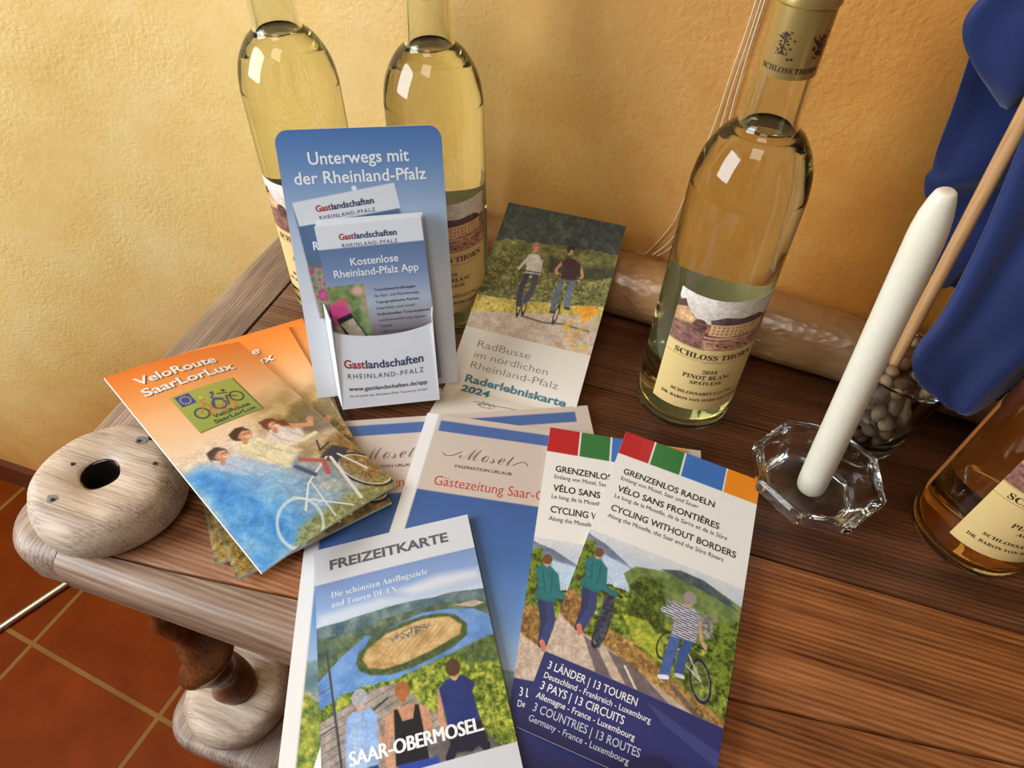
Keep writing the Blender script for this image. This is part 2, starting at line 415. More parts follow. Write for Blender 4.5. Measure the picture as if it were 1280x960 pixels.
_fontcache = {}
def glyphs(text, bold=0.0, shear=0.0, space=1.0):
    key = (text, bold, shear, space)
    if key in _fontcache: return _fontcache[key]
    c = bpy.data.curves.new('lettering', 'FONT'); c.body = text; c.size = 1.0; c.offset = bold; c.shear = shear
    c.space_character = space; c.resolution_u = 3; c.fill_mode = 'FRONT'
    o = bpy.data.objects.new('lettering', c); COL.objects.link(o)
    dg = bpy.context.evaluated_depsgraph_get(); dg.update()
    oe = o.evaluated_get(dg); me = oe.to_mesh(); me.calc_loop_triangles()
    v = np.array([x.co[:2] for x in me.vertices]).reshape(-1, 2)
    t = np.array([x.vertices[:] for x in me.loop_triangles], int).reshape(-1, 3)
    oe.to_mesh_clear(); bpy.data.objects.remove(o); bpy.data.curves.remove(c)
    _fontcache[key] = (v, t); return v, t
def text(s, u0, u1, v, cap=None, rgb=(20, 20, 24), bold=0.0, shear=0.0, rot=0.0, space=1.0):
    """letters filling u0..u1 (mm) on baseline v; cap = height of the capitals in mm"""
    g, t = glyphs(s, bold, shear, space)
    x0, x1 = g[:, 0].min(), g[:, 0].max()
    k = (u1 - u0) / (x1 - x0)
    ky = cap / 0.70 if cap else k
    x = (g[:, 0] - x0) * k; y = g[:, 1] * ky
    c, q = math.cos(rot), math.sin(rot)
    return (np.stack([u0 + x * c + y * q, v + x * q - y * c], -1), t, rgb)
def strokes(lines, wd, rgb):
    """drawn lines as thin flat ribbons (u, v in mm)"""
    V, Tt = [], []
    for pts in lines:
        p = np.array(pts, float)
        d = np.gradient(p, axis=0); d /= np.linalg.norm(d, axis=1)[:, None] + 1e-9
        n = np.stack([-d[:, 1], d[:, 0]], -1) * wd / 2
        b = len(V); k = len(p)
        V += list(p + n) + list(p - n)
        for i in range(k - 1):
            a0, a1, c0, c1 = b + i, b + i + 1, b + k + i, b + k + i + 1
            Tt += [(a0, c0, a1), (a1, c0, c1)]
    return (np.array(V), np.array(Tt, int), rgb)

def flatmap(c):
    c = np.array(c, float)
    nrm = np.cross(c[1] - c[0], c[3] - c[0]); nrm /= np.linalg.norm(nrm)
    if nrm[2] < 0: nrm = -nrm
    def f(u, v, l, w, h):
        a = (u / w)[:, None]; b = (v / h)[:, None]
        return (c[0] * (1 - a) + c[1] * a) * (1 - b) + (c[3] * (1 - a) + c[2] * a) * b + nrm * np.asarray(l)[:, None] if np.ndim(l) else \
               (c[0] * (1 - a) + c[1] * a) * (1 - b) + (c[3] * (1 - a) + c[2] * a) * b + nrm * l
    return f
def bowed(c, fn):
    """a flat sheet raised by fn(u/w, v/h) metres"""
    g = flatmap(c)
    def f(u, v, l, w, h):
        p = g(u, v, l, w, h); p[:, 2] += fn(u / w, v / h); return p
    return f
def sheet(name, f, art, texts, thick, paper, printm, parent=None, origin=None, back=True, lift=0.00012, flip=False):
    w, h = art.w, art.h
    nx, ny = art.nx, art.ny
    U, V = art.X.ravel(), art.Y.ravel()
    P = [f(U, V, 0.0, w, h)]; colr = [np.c_[lin(np.clip(art.im, 0, 1)).reshape(-1, 3), np.ones(nx * ny)]]
    idx = np.arange(nx * ny).reshape(ny, nx)
    q = np.stack([idx[:-1, :-1], idx[1:, :-1], idx[1:, 1:], idx[:-1, 1:]], -1).reshape(-1, 4)
    if flip: q = q[:, ::-1]
    LV = [q.ravel()]; TOT = [np.full(len(q), 4)]; MI = [np.zeros(len(q), int)]; SMO = [np.ones(len(q), bool)]
    nv = nx * ny
    mats = [printm, paper]
    if back:
        # rim and underside
        bu = np.linspace(0, w, 13); bv = np.linspace(0, h, 25)
        BU, BV = np.meshgrid(bu, bv)
        B0 = f(BU.ravel(), BV.ravel(), -thick, w, h)
        P.append(B0); colr.append(np.ones((len(B0), 4)) * [0.8, 0.79, 0.77, 1])
        bi = np.arange(13 * 25).reshape(25, 13) + nv; nv += 13 * 25
        qb = np.stack([bi[:-1, :-1], bi[:-1, 1:], bi[1:, 1:], bi[1:, :-1]], -1).reshape(-1, 4)
        if flip: qb = qb[:, ::-1]
        ru = np.concatenate([bu, np.full(25, w), bu[::-1], np.zeros(25)]); rv = np.concatenate([np.zeros(13), bv, np.full(13, h), bv[::-1]])
        A = f(ru, rv, 0.0, w, h); Bm = f(ru, rv, -thick, w, h); k = len(ru)
        P += [A, Bm]; colr.append(np.ones((2 * k, 4)) * [0.8, 0.79, 0.77, 1])
        i = np.arange(k); j = (i + 1) % k
        qr = np.stack([nv + i, nv + j, nv + k + j, nv + k + i], -1); nv += 2 * k
        if flip: qr = qr[:, ::-1]
        for a in (qb, qr):
            LV.append(a.ravel()); TOT.append(np.full(len(a), 4)); MI.append(np.ones(len(a), int)); SMO.append(np.zeros(len(a), bool))
    for n, (uv, tri, rgb) in enumerate(texts):
        m = ink(tuple(rgb))
        if m not in mats: mats.append(m)
        ok = len(uv)
        P.append(f(uv[:, 0], uv[:, 1], lift * (1 + 0.08 * n), w, h)); colr.append(np.ones((ok, 4)))
        t = tri if flip else tri
        a, b2, c2 = P[-1][t[:, 0]], P[-1][t[:, 1]], P[-1][t[:, 2]]
        LV.append((t + nv).ravel()); TOT.append(np.full(len(t), 3)); MI.append(np.full(len(t), mats.index(m))); SMO.append(np.zeros(len(t), bool))
        nv += ok
    return build(name, np.concatenate(P), (np.concatenate(LV), np.concatenate(TOT)), mats, parent, origin,
                 np.concatenate(MI), np.concatenate(SMO), np.concatenate(colr))

# ------------------------------------------------------------------ the room
FZ = -0.70
TILE = 0.267
_p0 = Vector((-0.8545, 0.1503)); _a = math.radians(6.0)
TILE_OFF = (-(_p0.x * math.cos(_a) - _p0.y * math.sin(_a)), -(_p0.x * math.sin(_a) + _p0.y * math.cos(_a)), 0)
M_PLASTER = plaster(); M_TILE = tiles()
M_SKIRT = simple('dark_tile_skirting', (92, 44, 24), 0.4, bump=0.2, bscale=60)

o = build('floor', [(-2.4, -1.9, FZ), (2.0, -1.9, FZ), (2.0, 0.75, FZ), (-2.4, 0.75, FZ), (-2.4, -1.9, FZ - .05), (2.0, -1.9, FZ - .05), (2.0, 0.75, FZ - .05), (-2.4, 0.75, FZ - .05)],
          [(0, 1, 2, 3), (7, 6, 5, 4), (0, 4, 5, 1), (1, 5, 6, 2), (2, 6, 7, 3), (3, 7, 4, 0)], M_TILE, origin=(0, 0, FZ))
o['kind'] = 'structure'
def wall_y(x):
    t = min(max((-0.38 - x) / 0.62, 0), 1); t = t * t * (3 - 2 * t)
    return (0.498 - 0.1 * x) * (1 - t) + 0.398 * t
def wall_strip(name, z0, z1, off, thick, mat, nz=2):
    xs = [-2.4 + 0.05 * i for i in range(89)]
    vs, fs = [], []
    for x in xs:
        y = wall_y(x) - off
        vs += [(x, y, z0), (x, y, z1), (x, y + thick, z1), (x, y + thick, z0)]
    for i in range(len(xs) - 1):
        a, b = 4 * i, 4 * i + 4
        fs += [(a, b, b + 1, a + 1), (a + 1, b + 1, b + 2, a + 2), (a + 2, b + 2, b + 3, a + 3), (a + 3, b + 3, b, a)]
    fs += [(0, 1, 2, 3), tuple(4 * (len(xs) - 1) + k for k in (3, 2, 1, 0))]
    o = build(name, vs, fs, mat, origin=(0, 0.5, z0)); autosmooth(o, 40); o['kind'] = 'structure'; return o
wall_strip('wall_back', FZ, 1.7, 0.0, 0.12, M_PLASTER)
wall_strip('baseboard_back', FZ, FZ + 0.07, 0.012, 0.011, M_SKIRT)

# ------------------------------------------------------------------ the table
tb = thing('table', 'old dark wooden table with a pale weathered edge, twisted leg and plank top', 'table', (0.12, 0.30, FZ))
def arc(cx, cy, r, a0, a1, n=8):
    return [(cx + r * math.cos(math.radians(a0 + (a1 - a0) * i / n)), cy + r * math.sin(math.radians(a0 + (a1 - a0) * i / n))) for i in range(n + 1)]
XL, XR, YF, YB, SEAM = -0.403, 0.70, 0.1005, 0.520, -0.3475
yback = lambda x: 0.486 - 0.1 * x
TH = 0.044
end = arc(XL + 0.038, YF + 0.036, 0.037, 180, 262) + [(SEAM, YF + 0.0005), (SEAM + .001, 0.2), (SEAM - .001, 0.33), (SEAM, yback(SEAM)), (XL, yback(XL)), (XL - .001, .3)]
bm = slab(end, -TH, 0, 0.013, 5, only=lambda e: max(v.co.y for v in e.verts) < YF + 0.06 or max(v.co.x for v in e.verts) < XL + 0.004); o = build_bm('edge_board', bm, W_END, tb); autosmooth(o)
s1 = lambda x: 0.149 + 0.1 * x
xs = [SEAM + 0.0012 + (XR - SEAM - 0.0012) * i / 12 for i in range(13)]
rnd = random.Random(2)
def plank(ya, yb, mat, bev=0.0016):
    lo = [(x, ya(x)) for x in xs]; hi = [(x, yb(x)) for x in xs][::-1]
    return slab(lo + hi, -TH, 0, bev, 2)
front_edge = lambda x: YF + 0.0006 * math.sin(23 * x)
bm = slab([(x, front_edge(x)) for x in xs] + [(x, s1(x) - 0.0007 + 0.0005 * math.sin(31 * x)) for x in xs][::-1], -TH, 0, 0.013, 5, only=lambda e: max(v.co.y for v in e.verts) < YF + 0.003); o = build_bm('plank', bm, W_FRONT, tb); autosmooth(o); o['label'] = 'weathered pale front plank'
for ya, yb, mw in ((lambda x: s1(x) + 0.0011 + 0.0006 * math.sin(31 * x), lambda x: 0.2567 + .0004 * math.sin(17 * x), W_TOP),
                   (lambda x: 0.2577 + .0004 * math.sin(17 * x), lambda x: 0.371, W_BACK), (lambda x: 0.372, yback, W_BACK)):
    o = build_bm('plank', plank(ya, yb, mw), mw, tb); autosmooth(o)
def twist(cx, cy, z0, z1, r, off, pitch, n=28, m=70):
    vs, fs = [], []
    for j in range(m + 1):
        z = z0 + (z1 - z0) * j / m; t = j / m
        a = 2 * math.pi * (z - z0) / pitch
        taper = min(1, min(t, 1 - t) * 9)
        rr = r * (0.86 + 0.14 * taper) * (1 - 0.42 * min(1, max(0, (z + 0.23) / 0.05))) * (1 + 0.16 * math.sin(2 * a + 1)); oo = off * taper * (1 - 0.7 * min(1, max(0, (z + 0.23) / 0.05)))
        for i in range(n):
            b = 2 * math.pi * i / n
            k = 1 + 0.14 * math.cos(2 * (b - a))
            vs.append((cx + oo * math.cos(a) + rr * k * math.cos(b), cy + oo * math.sin(a) + rr * k * math.sin(b), z))
    for j in range(m):
        for i in range(n): fs.append((j * n + i, j * n + (i + 1) % n, (j + 1) * n + (i + 1) % n, (j + 1) * n + i))
    fs.append(tuple(range(n))[::-1]); fs.append(tuple(m * n + i for i in range(n)))
    return vs, fs
def disc_profile(r, z0, z1, hole):
    h = z1 - z0; pr = []
    pr.append((hole, z1 - 0.002)); pr.append((hole + 0.002, z1))
    pr.append((r * 0.62, z1 + 0.0005))
    for i in range(9):
        a = math.radians(90 - 180 * i / 8)
        pr.append((r - h * 0.5 * 0.72 + h * 0.5 * 0.72 * math.cos(a), z0 + h / 2 + h / 2 * math.sin(a)))
    pr.append((r * 0.6, z0)); pr.append((hole, z0)); return pr
LEGS = [(-0.356, 0.138), (-0.356, 0.425), (0.64, 0.145), (0.64, 0.37)]
for cx, cy in LEGS:
    vs, fs = twist(cx, cy, -0.376, -TH, 0.0205, 0.009, 0.12); build('leg', vs, fs, W_LEG, tb, smooth=True)
    vs, fs = lathe(disc_profile(0.0575, -0.413, -0.374, 0.012), 48, (cx, cy), flip=True); o = build('leg_disc', vs, fs, W_DISC, tb); autosmooth(o)
    bm = slab([(cx + 0.05 * math.cos(2 * math.pi * i / 16), cy + 0.05 * math.sin(2 * math.pi * i / 16)) for i in range(16)], FZ, -0.448, 0.008, 3)
    o = build_bm('foot', bm, W_LEG, tb); autosmooth(o)
for x0, x1 in ((-0.432, -0.275), (0.56, 0.72)):
    out = arc(x0 + 0.045, 0.075 + 0.04, 0.042, 180, 268) + arc(x1 - 0.03, 0.105, 0.03, 270, 360) + [(x1, 0.475 if x0 < 0 else 0.415), (x0, 0.475 if x0 < 0 else 0.415)]
    o = build_bm('foot_board', slab(out, -0.448, -0.413, 0.009, 4), W_END, tb); autosmooth(o)
bm = slab([(-0.285, 0.235), (0.57, 0.235), (0.57, 0.33), (-0.285, 0.33)], -0.445, -0.418, 0.004, 2)
o = build_bm('stretcher', bm, W_TOP, tb); autosmooth(o)

# thin metal tube lying over the tiles, left of the table
m_steel = simple('polished_steel', (200, 190, 165), 0.38, 1.0)
rod = [(-1.00, -0.020, FZ + .0062), 0, 0, (-0.80, 0.408, FZ + .0062)]
vs, fs = tube([Vector(rod[0]).lerp(Vector(rod[3]), i / 8) for i in range(9)], 0.006, 12)
o = build('metal_tube', vs, fs, m_steel, origin=rod[0]); autosmooth(o)
tag(o, 'thin polished metal tube lying on the terracotta tiles left of the table', 'metal tube')

# ------------------------------------------------------------------ the worn wooden disc on the table corner
DC = (-0.3305, 0.154); DR = 0.0490; DH = 0.038
wdisc = thing('wooden_disc', 'worn round wooden disc with a centre hole on the table corner', 'wooden disc', (DC[0], DC[1], 0))
rs = np.random.RandomState(5)
vs, fs = lathe(disc_profile(DR, 0.0003, DH, 0.0118), 72, DC, flip=True)
vs = [Vector((x + 0.0012 * math.sin(3 * math.atan2(y - DC[1], x - DC[0]) + 1), y, z + 0.0006 * math.sin(9 * x / DR) * math.cos(7 * y / DR) * (z > 0.02))) for x, y, z in vs]
o = build('disc', vs, fs, W_DISC, wdisc); autosmooth(o, 50)
m_bore = simple('dark_bore', (38, 24, 18), 0.9)
vs, fs = lathe([(0.0117, 0.0012), (0.0117, DH - 0.0006)], 48, DC); build('bore', vs, fs, m_bore, wdisc, smooth=True)
m_stain = simple('grey_nail_stain', (126, 114, 112), 0.7); m_hole = simple('nail_hole', (40, 28, 22), 0.9)
for (u, v, r, mm) in ((0.028, 0.016, 0.0042, m_stain), (-0.014, -0.026, 0.004, m_stain), (0.008, 0.031, 0.0044, m_stain), (0.030, 0.018, 0.0016, m_hole), (-0.021, 0.0, 0.0015, m_hole), (-0.013, -0.0265, 0.0015, m_hole), (0.0075, 0.030, 0.0016, m_hole), (0.013, 0.0345, 0.0015, m_hole)):
    z = DH + (0.0005 if mm is m_stain else 0.0012)
    pts = [(DC[0] + u + r * (1 + .25 * math.sin(3 * a + u * 900)) * math.cos(a), DC[1] + v + r * .8 * math.sin(a)) for a in [2 * math.pi * i / 14 for i in range(14)]]
    build_bm('nail_hole' if mm is m_hole else 'nail_stain', slab(pts, z - 0.0022, z, 0.0003, 1), mm, wdisc)
# ------------------------------------------------------------------ wine bottles
M_GLASS = glass('clear_bottle_glass', (0.975, 0.985, 0.95), 1.5)
M_WINE = glass('white_wine', (0.97, 0.965, 0.86), 1.125)      # wine against glass, seen from the wine side
M_WINETOP = glass('wine_surface', (0.95, 0.95, 0.86), 1.33)
M_BACKLBL = simple('back_label_paper', (240, 232, 204), 0.6)
M_WINE2 = glass('amber_wine', (0.965, 0.86, 0.66), 1.125); M_BACKLBL2 = simple('brown_back_label', (204, 126, 62), 0.6)
M_GOLD = simple('gold_capsule', (216, 182, 110), 0.32, 0.75)
BR = 0.036
def smooth_profile(pts, k=6):
    out = []
    p = [Vector((r, z, 0)) for r, z in pts]
    for i in range(len(p) - 1):
        a, b, c, d = p[max(i - 1, 0)], p[i], p[i + 1], p[min(i + 2, len(p) - 1)]
        for j in range(k):
            t = j / k
            q = 0.5 * ((2 * b) + (c - a) * t + (2 * a - 5 * b + 4 * c - d) * t * t + (3 * b - a - 3 * c + d) * t ** 3)
            out.append((q.x, q.y))
    out.append(pts[-1]); return out
SHOULDER = smooth_profile([(0.0374, 0.03), (0.0362, 0.12), (0.0352, 0.186), (0.0347, 0.197), (0.0328, 0.208), (0.0288, 0.218), (0.0232, 0.2265), (0.0180, 0.2315), (0.0160, 0.237), (0.0153, 0.250), (0.0149, 0.270), (0.0149, 0.2995)], 5)
LVL = 0.2318
PROF_Z = [z for r, z in SHOULDER]; PROF_R = [r for r, z in SHOULDER]
def label_art():
    A = Art(70, 105, 3.2, (226, 196, 132))
    # engraving of the hillside castle
    A.put(A.box(-1, -1, 71, 43), A.vgrad([(0, (226, 216, 206)), (14, (222, 208, 196))]))
    A.put(A.wob([(0, 8), (8, 14), (20, 22), (30, 21), (70, 17)], 2, 6, 1) * A.box(-1, -1, 71, 43), A.tex([(0, (92, 56, 50)), (.45, (150, 98, 76)), (1, (212, 168, 124))], 5, 11))
    A.put(A.poly([(0, 14), (9, 12), (12, 17), (20, 20), (20, 26), (0, 28)]), A.tex([(0, (176, 124, 84)), (1, (226, 186, 136))], 4, 3))
    A.put(A.poly([(0, 11), (5, 7), (8, 12), (0, 16)]), (84, 58, 52))
    A.put(A.poly([(25, 17), (34, 13), (44, 14), (58, 13), (64, 17), (64, 20), (26, 21)]), A.tex([(0, (70, 50, 56)), (1, (112, 84, 84))], 3, 4))
    A.put(A.poly([(26, 20), (64, 19), (64, 29), (26, 30)]), (226, 182, 132))
    for i in range(12):
        for j in range(3):
            A.put(A.box(28 + i * 3, 21.4 + j * 2.8, 29.1 + i * 3, 22.8 + j * 2.8), (150, 98, 70))
    A.put(A.ell(19, 24, 5, 6), A.tex([(0, (70, 44, 44)), (1, (130, 90, 76))], 2, 8))
    for y in (31, 34.5):
        A.put(A.line([(24, y), (46, y + .8), (68, y - 1)], 1.0), (120, 74, 62)); A.put(A.line([(24, y + 1.2), (68, y + .4)], 0.9), (232, 196, 152))
    A.put(A.poly([(0, 27), (14, 24), (22, 30), (26, 43.5), (0, 43.5)], 3), A.tex([(0, (92, 58, 58)), (.5, (134, 92, 80)), (1, (170, 122, 100))], 2.5, 21))
    A.put(A.poly([(26, 36), (70, 34), (70, 43), (26, 43)], 1), A.tex([(0, (150, 92, 76)), (1, (226, 178, 140))], 3, 22))
    for x, y in ((34, 38), (48, 37), (60, 36), (40, 40), (55, 40)): A.put(A.ell(x, y, 1.4, 1.0), (96, 58, 52))
    A.grain(A.box(-1, -1, 71, 42.6), .28, 23, .8)
    A.put(A.box(-1, 42.6, 71, 43.1), (120, 84, 56))
    A.put(A.box(-1, 54.4, 42, 54.65), (90, 62, 34)); A.put(A.box(28, 55.6, 71, 55.85), (90, 62, 34))
    return A
LBL = label_art()
def serif(t): # letters with serifs
    o = ''
    for ch in t:
        if 'A' <= ch <= 'Z': o += chr(0x1D400 + ord(ch) - 65)
        elif 'a' <= ch <= 'z': o += chr(0x1D41A + ord(ch) - 97)
        elif '0' <= ch <= '9': o += chr(0x1D7CE + ord(ch) - 48)
        else: o += ch
    return o
BRN = (58, 36, 16)
def dots(u, v, r, rgb):
    out = []
    for du in (-r * 1.6, r * 1.6):
        p = [(u + du + r * math.cos(a), v + r * math.sin(a)) for a in [2 * math.pi * i / 8 for i in range(8)]]
        out.append((np.array(p), np.array([(0, i, i + 1) for i in range(1, 7)], int), rgb))
    return out
def make_bottle(label, kind, loc, rot, group):
    x, y = loc
    t = thing('wine_bottle', label, 'wine bottle', (x, y, 0), group)
    outer = [(0.0, 0.0035), (0.012, 0.003), (0.024, 0.0012), (0.0305, 0.0004), (0.0352, 0.0006), (0.0369, 0.0022), (0.0376, 0.0055)] + SHOULDER + [(0.0128, 0.2995), (0.0, 0.2995)]
    vs, fs = lathe(outer, 64, loc)
    inner = [(rr, zz) for rr, zz in [(r - 0.0028, z) for r, z in SHOULDER] if zz <= 0.293]
    low = [p for p in inner if p[1] < LVL - .0002]; high = [p for p in inner if p[1] > LVL + .0002]
    rl = np.interp(LVL, [p[1] for p in inner], [p[0] for p in inner])
    # the neck's air space: glass inside the neck above the wine (normals face the cavity)
    cav = [(rl, LVL)] + high + [(0.0, high[-1][1])]
    b = len(vs); v2, f2 = lathe(cav, 48, loc, flip=True); vs += v2; fs += [tuple(i + b for i in f) for f in f2]
    o = build('bottle_glass', vs, fs, M_GLASS, t, smooth=True); autosmooth(o, 60)
    w = [(0.0, 0.013), (0.012, 0.0115), (0.022, 0.0075), (0.029, 0.0062), (0.0332, 0.0085), (0.0343, 0.0145)] + low + [(rl, LVL)]
    vs, fs = lathe(w, 64, loc, flip=True)
    top = [(rl, LVL), (rl - 0.0012, LVL - 0.0010), (rl * 0.5, LVL - 0.0012), (0.0, LVL - 0.0012)]
    b = len(vs); v2, f2 = lathe(top, 64, loc); nf = len(fs); vs += v2; fs += [tuple(i + b for i in f) for f in f2]
    o = build('wine', vs, fs, [M_WINE if kind == 'blanc' else M_WINE2, M_WINETOP], t, midx=[0] * nf + [1] * (len(fs) - nf), smooth=True)
    def cylmap(r, zt, mid):
        def f(u, v, l, w, h):
            a = rot + mid + (u - w / 2) * 0.001 / r
            zz = zt - v * 0.001
            rr = (np.interp(zz, PROF_Z, PROF_R) + 0.00035 if r > 0.02 else r) + np.asarray(l) * np.ones_like(u)
            return np.stack([x + rr * np.cos(a), y + rr * np.sin(a), zt - v * 0.001], -1)
        return f
    tx = [text(serif('SCHLOSS THORN'), 7.2, 63.5, 52.6, 5.0, BRN, 0.006)]
    if kind == 'blanc':
        tx += [text(serif('2018'), 30, 40.5, 66.4, 3.6, BRN), text(serif('PINOT BLANC'), 17.5, 52.5, 72.2, 4.2, BRN), text(serif('SPATLESE'), 23.8, 46.4, 77.6, 3.4, BRN)] + dots(31.6, 73.4, .28, BRN)
    else:
        tx += [text(serif('PINOT GRIS'), 19.5, 50.5, 72.2, 4.2, BRN), text(serif('AUSLESE'), 25, 45, 77.6, 3.4, BRN)]
    tx += [text(serif('SCHLOSSABFULLUNG'), 12.2, 58, 88.6, 3.1, BRN), text(serif('DR. BARON VON HOBE-GELTING'), 6, 64, 95.4, 2.8, BRN)] + dots(38.4, 84.7, .26, BRN)
    sheet('front_label', cylmap(BR + 0.00035, 0.132, 0.0), LBL, tx, 0.0002, M_PAPER, M_MATT, t, lift=0.0002)
    vs, fs = [], []
    for i in range(25):
        a = rot + math.pi + math.radians(-66 + 132 * i / 24)
        for dr, z in ((.0001, 0.022), (.0001, 0.112), (.0003, 0.112), (.0003, 0.022)):
            r = float(np.interp(z, PROF_Z, PROF_R)) + dr; vs.append((x + r * math.cos(a), y + r * math.sin(a), z))
    for i in range(24):
        for k in range(4): fs.append((4 * i + k, 4 * i + (k + 1) % 4, 4 * i + 4 + (k + 1) % 4, 4 * i + 4 + k))
    fs += [(3, 2, 1, 0), (96, 97, 98, 99)]
    o = build('back_label', vs, fs, M_BACKLBL if kind == 'blanc' else M_BACKLBL2, t); autosmooth(o, 40)
    cp = [(0.01515, 0.2632), (0.0153, 0.2628), (0.01535, 0.2640), (0.01535, 0.2955), (0.0163, 0.2965), (0.0163, 0.2995), (0.0158, 0.3022), (0.0145, 0.303), (0.0, 0.303)]
    vs, fs = lathe(cp, 48, loc); cap = build('capsule', vs, fs, M_GOLD, t); autosmooth(cap, 40)
    rc = 0.01545
    fm = cylmap(rc, 0.2915, 0.0)
    V, Fx = [], []; W_ = 2 * math.pi * rc * 1000
    items = [text(serif('SCHLOSS THORN'), W_ / 2 - 19, W_ / 2 + 12, 25.4, 2.7, BRN, 0.01)]
    rs = random.Random(9)
    for cu in (W_ / 2 - 10.5, W_ / 2 + 8.5, W_ / 2 + 26):
        for k in range(64):
            px = cu + rs.gauss(0, 2.3); py = 11.5 + abs(px - cu) * rs.uniform(-.3, .8) + rs.uniform(-5.2, 5.4); s = rs.uniform(.35, .95); an = rs.uniform(0, 6.28)
            q = [(px + s * 1.5 * math.cos(an + 2.1 * i), py + s * math.sin(an + 2.1 * i)) for i in range(3)]
            items.append((np.array(q), np.array([(0, 1, 2)], int), BRN))
        items.append(strokes([[(cu, 6.5), (cu + .3, 11), (cu - .2, 17)], [(cu - 3, 17.2), (cu + 3, 17.0)]], .7, BRN))
    for uv, tri, rgb in items:
        p = fm(uv[:, 0], uv[:, 1], 0.0, W_, 33); b = len(V); V += [tuple(q) for q in p]; Fx += [tuple(q + b for q in f) for f in tri]
    build('capsule_print', V, Fx, ink(BRN), cap)
    return t
GB = 'white wine bottles with castle labels'
b3 = make_bottle('clear wine bottle showing its whole castle label, standing in front of the film roll', 'blanc', (0.028, 0.385), math.radians(-73), GB)
copy_tree(b3, (-0.298, 0.408, 0), math.radians(-78 + 73), 'clear wine bottle behind the left edge of the blue brochure stand', GB)
copy_tree(b3, (-0.192, 0.421, 0), math.radians(-60 + 73), 'clear wine bottle behind the stand, between it and the leaning bicycle flyer', GB)
make_bottle('wine bottle beside the blue flag, cut off by the right edge of the picture', 'gris', (0.237, 0.325), math.radians(-80), GB)

# ------------------------------------------------------------------ roll of film along the wall
m_film, nt, bs = newmat('plastic_film')
bs.inputs['Base Color'].default_value = L8(176, 142, 112); bs.inputs['Roughness'].default_value = 0.3
bs.inputs['Coat Weight'].default_value = 0.6; bs.inputs['Coat Roughness'].default_value = 0.22; bs.inputs['Specular IOR Level'].default_value = 0.7
tc = N(nt, 'ShaderNodeTexCoord'); vo = N(nt, 'ShaderNodeTexVoronoi'); vo.inputs['Scale'].default_value = 210
mpp = N(nt, 'ShaderNodeMapping'); mpp.inputs['Scale'].default_value = (0.55, 1, 1); nz_ = N(nt, 'ShaderNodeTexNoise'); nz_.inputs['Scale'].default_value = 40; nz_.inputs['Detail'].default_value = 4
nt.links.new(tc.outputs['Object'], mpp.inputs[0]); nt.links.new(mpp.outputs[0], vo.inputs['Vector']); nt.links.new(mpp.outputs[0], nz_.inputs['Vector'])
b1_ = N(nt, 'ShaderNodeBump'); b1_.inputs['Strength'].default_value = 0.6; b1_.inputs['Distance'].default_value = 0.0015; nt.links.new(vo.outputs['Distance'], b1_.inputs['Height'])
b2_ = N(nt, 'ShaderNodeBump'); b2_.inputs['Strength'].default_value = 0.22; b2_.inputs['Distance'].default_value = 0.004; nt.links.new(nz_.outputs['Fac'], b2_.inputs['Height']); nt.links.new(b1_.outputs[0], b2_.inputs['Normal'])
nt.links.new(b2_.outputs[0], bs.inputs['Normal'])
rp_ = N(nt, 'ShaderNodeValToRGB'); rp_.color_ramp.elements[0].color = L8(126, 88, 52); rp_.color_ramp.elements[1].color = L8(188, 144, 98); nt.links.new(nz_.outputs['Fac'], rp_.inputs[0]); nt.links.new(rp_.outputs[0], bs.inputs['Base Color'])
m_card = simple('brown_cardboard', (150, 112, 74), 0.8)
def roll_axis(x): return Vector((x, 0.4688 - 0.1 * x, 0.0285))
RA, RB = roll_axis(-0.245), roll_axis(0.40)
roll = thing('film_roll', 'long roll of clear plastic film lying along the wall behind the bottles', 'film roll', (0.08, 0.461, 0))
def axis_lathe(prof, n=40):
    d = (RB - RA).normalized(); a = d.cross(Vector((0, 0, 1))).normalized(); b = a.cross(d)
    L = (RB - RA).length; vs, fs = [], []
    for r, s in prof:
        for i in range(n):
            t = 2 * math.pi * i / n; vs.append(RA + d * (s * L) + (a * math.cos(t) + b * math.sin(t)) * r)
    for j in range(len(prof) - 1):
        for i in range(n): fs.append((j * n + i, j * n + (i + 1) % n, (j + 1) * n + (i + 1) % n, (j + 1) * n + i))
    return vs, fs
vs, fs = axis_lathe([(0.0165, 0.0), (0.0275, 0.0), (0.028, 0.003)] + [(0.028 + 0.0003 * math.sin(i * 1.7), 0.003 + 0.994 * i / 30) for i in range(1, 30)] + [(0.028, 0.997), (0.0275, 1.0), (0.0165, 1.0)])
o = build('film', vs, fs, m_film, roll); autosmooth(o)
vs, fs = axis_lathe([(0.0140, -0.006), (0.0164, -0.006), (0.0164, 1.006), (0.0140, 1.006), (0.0140, -0.006)]); o = build('cardboard_core', vs, fs, m_card, roll); autosmooth(o)

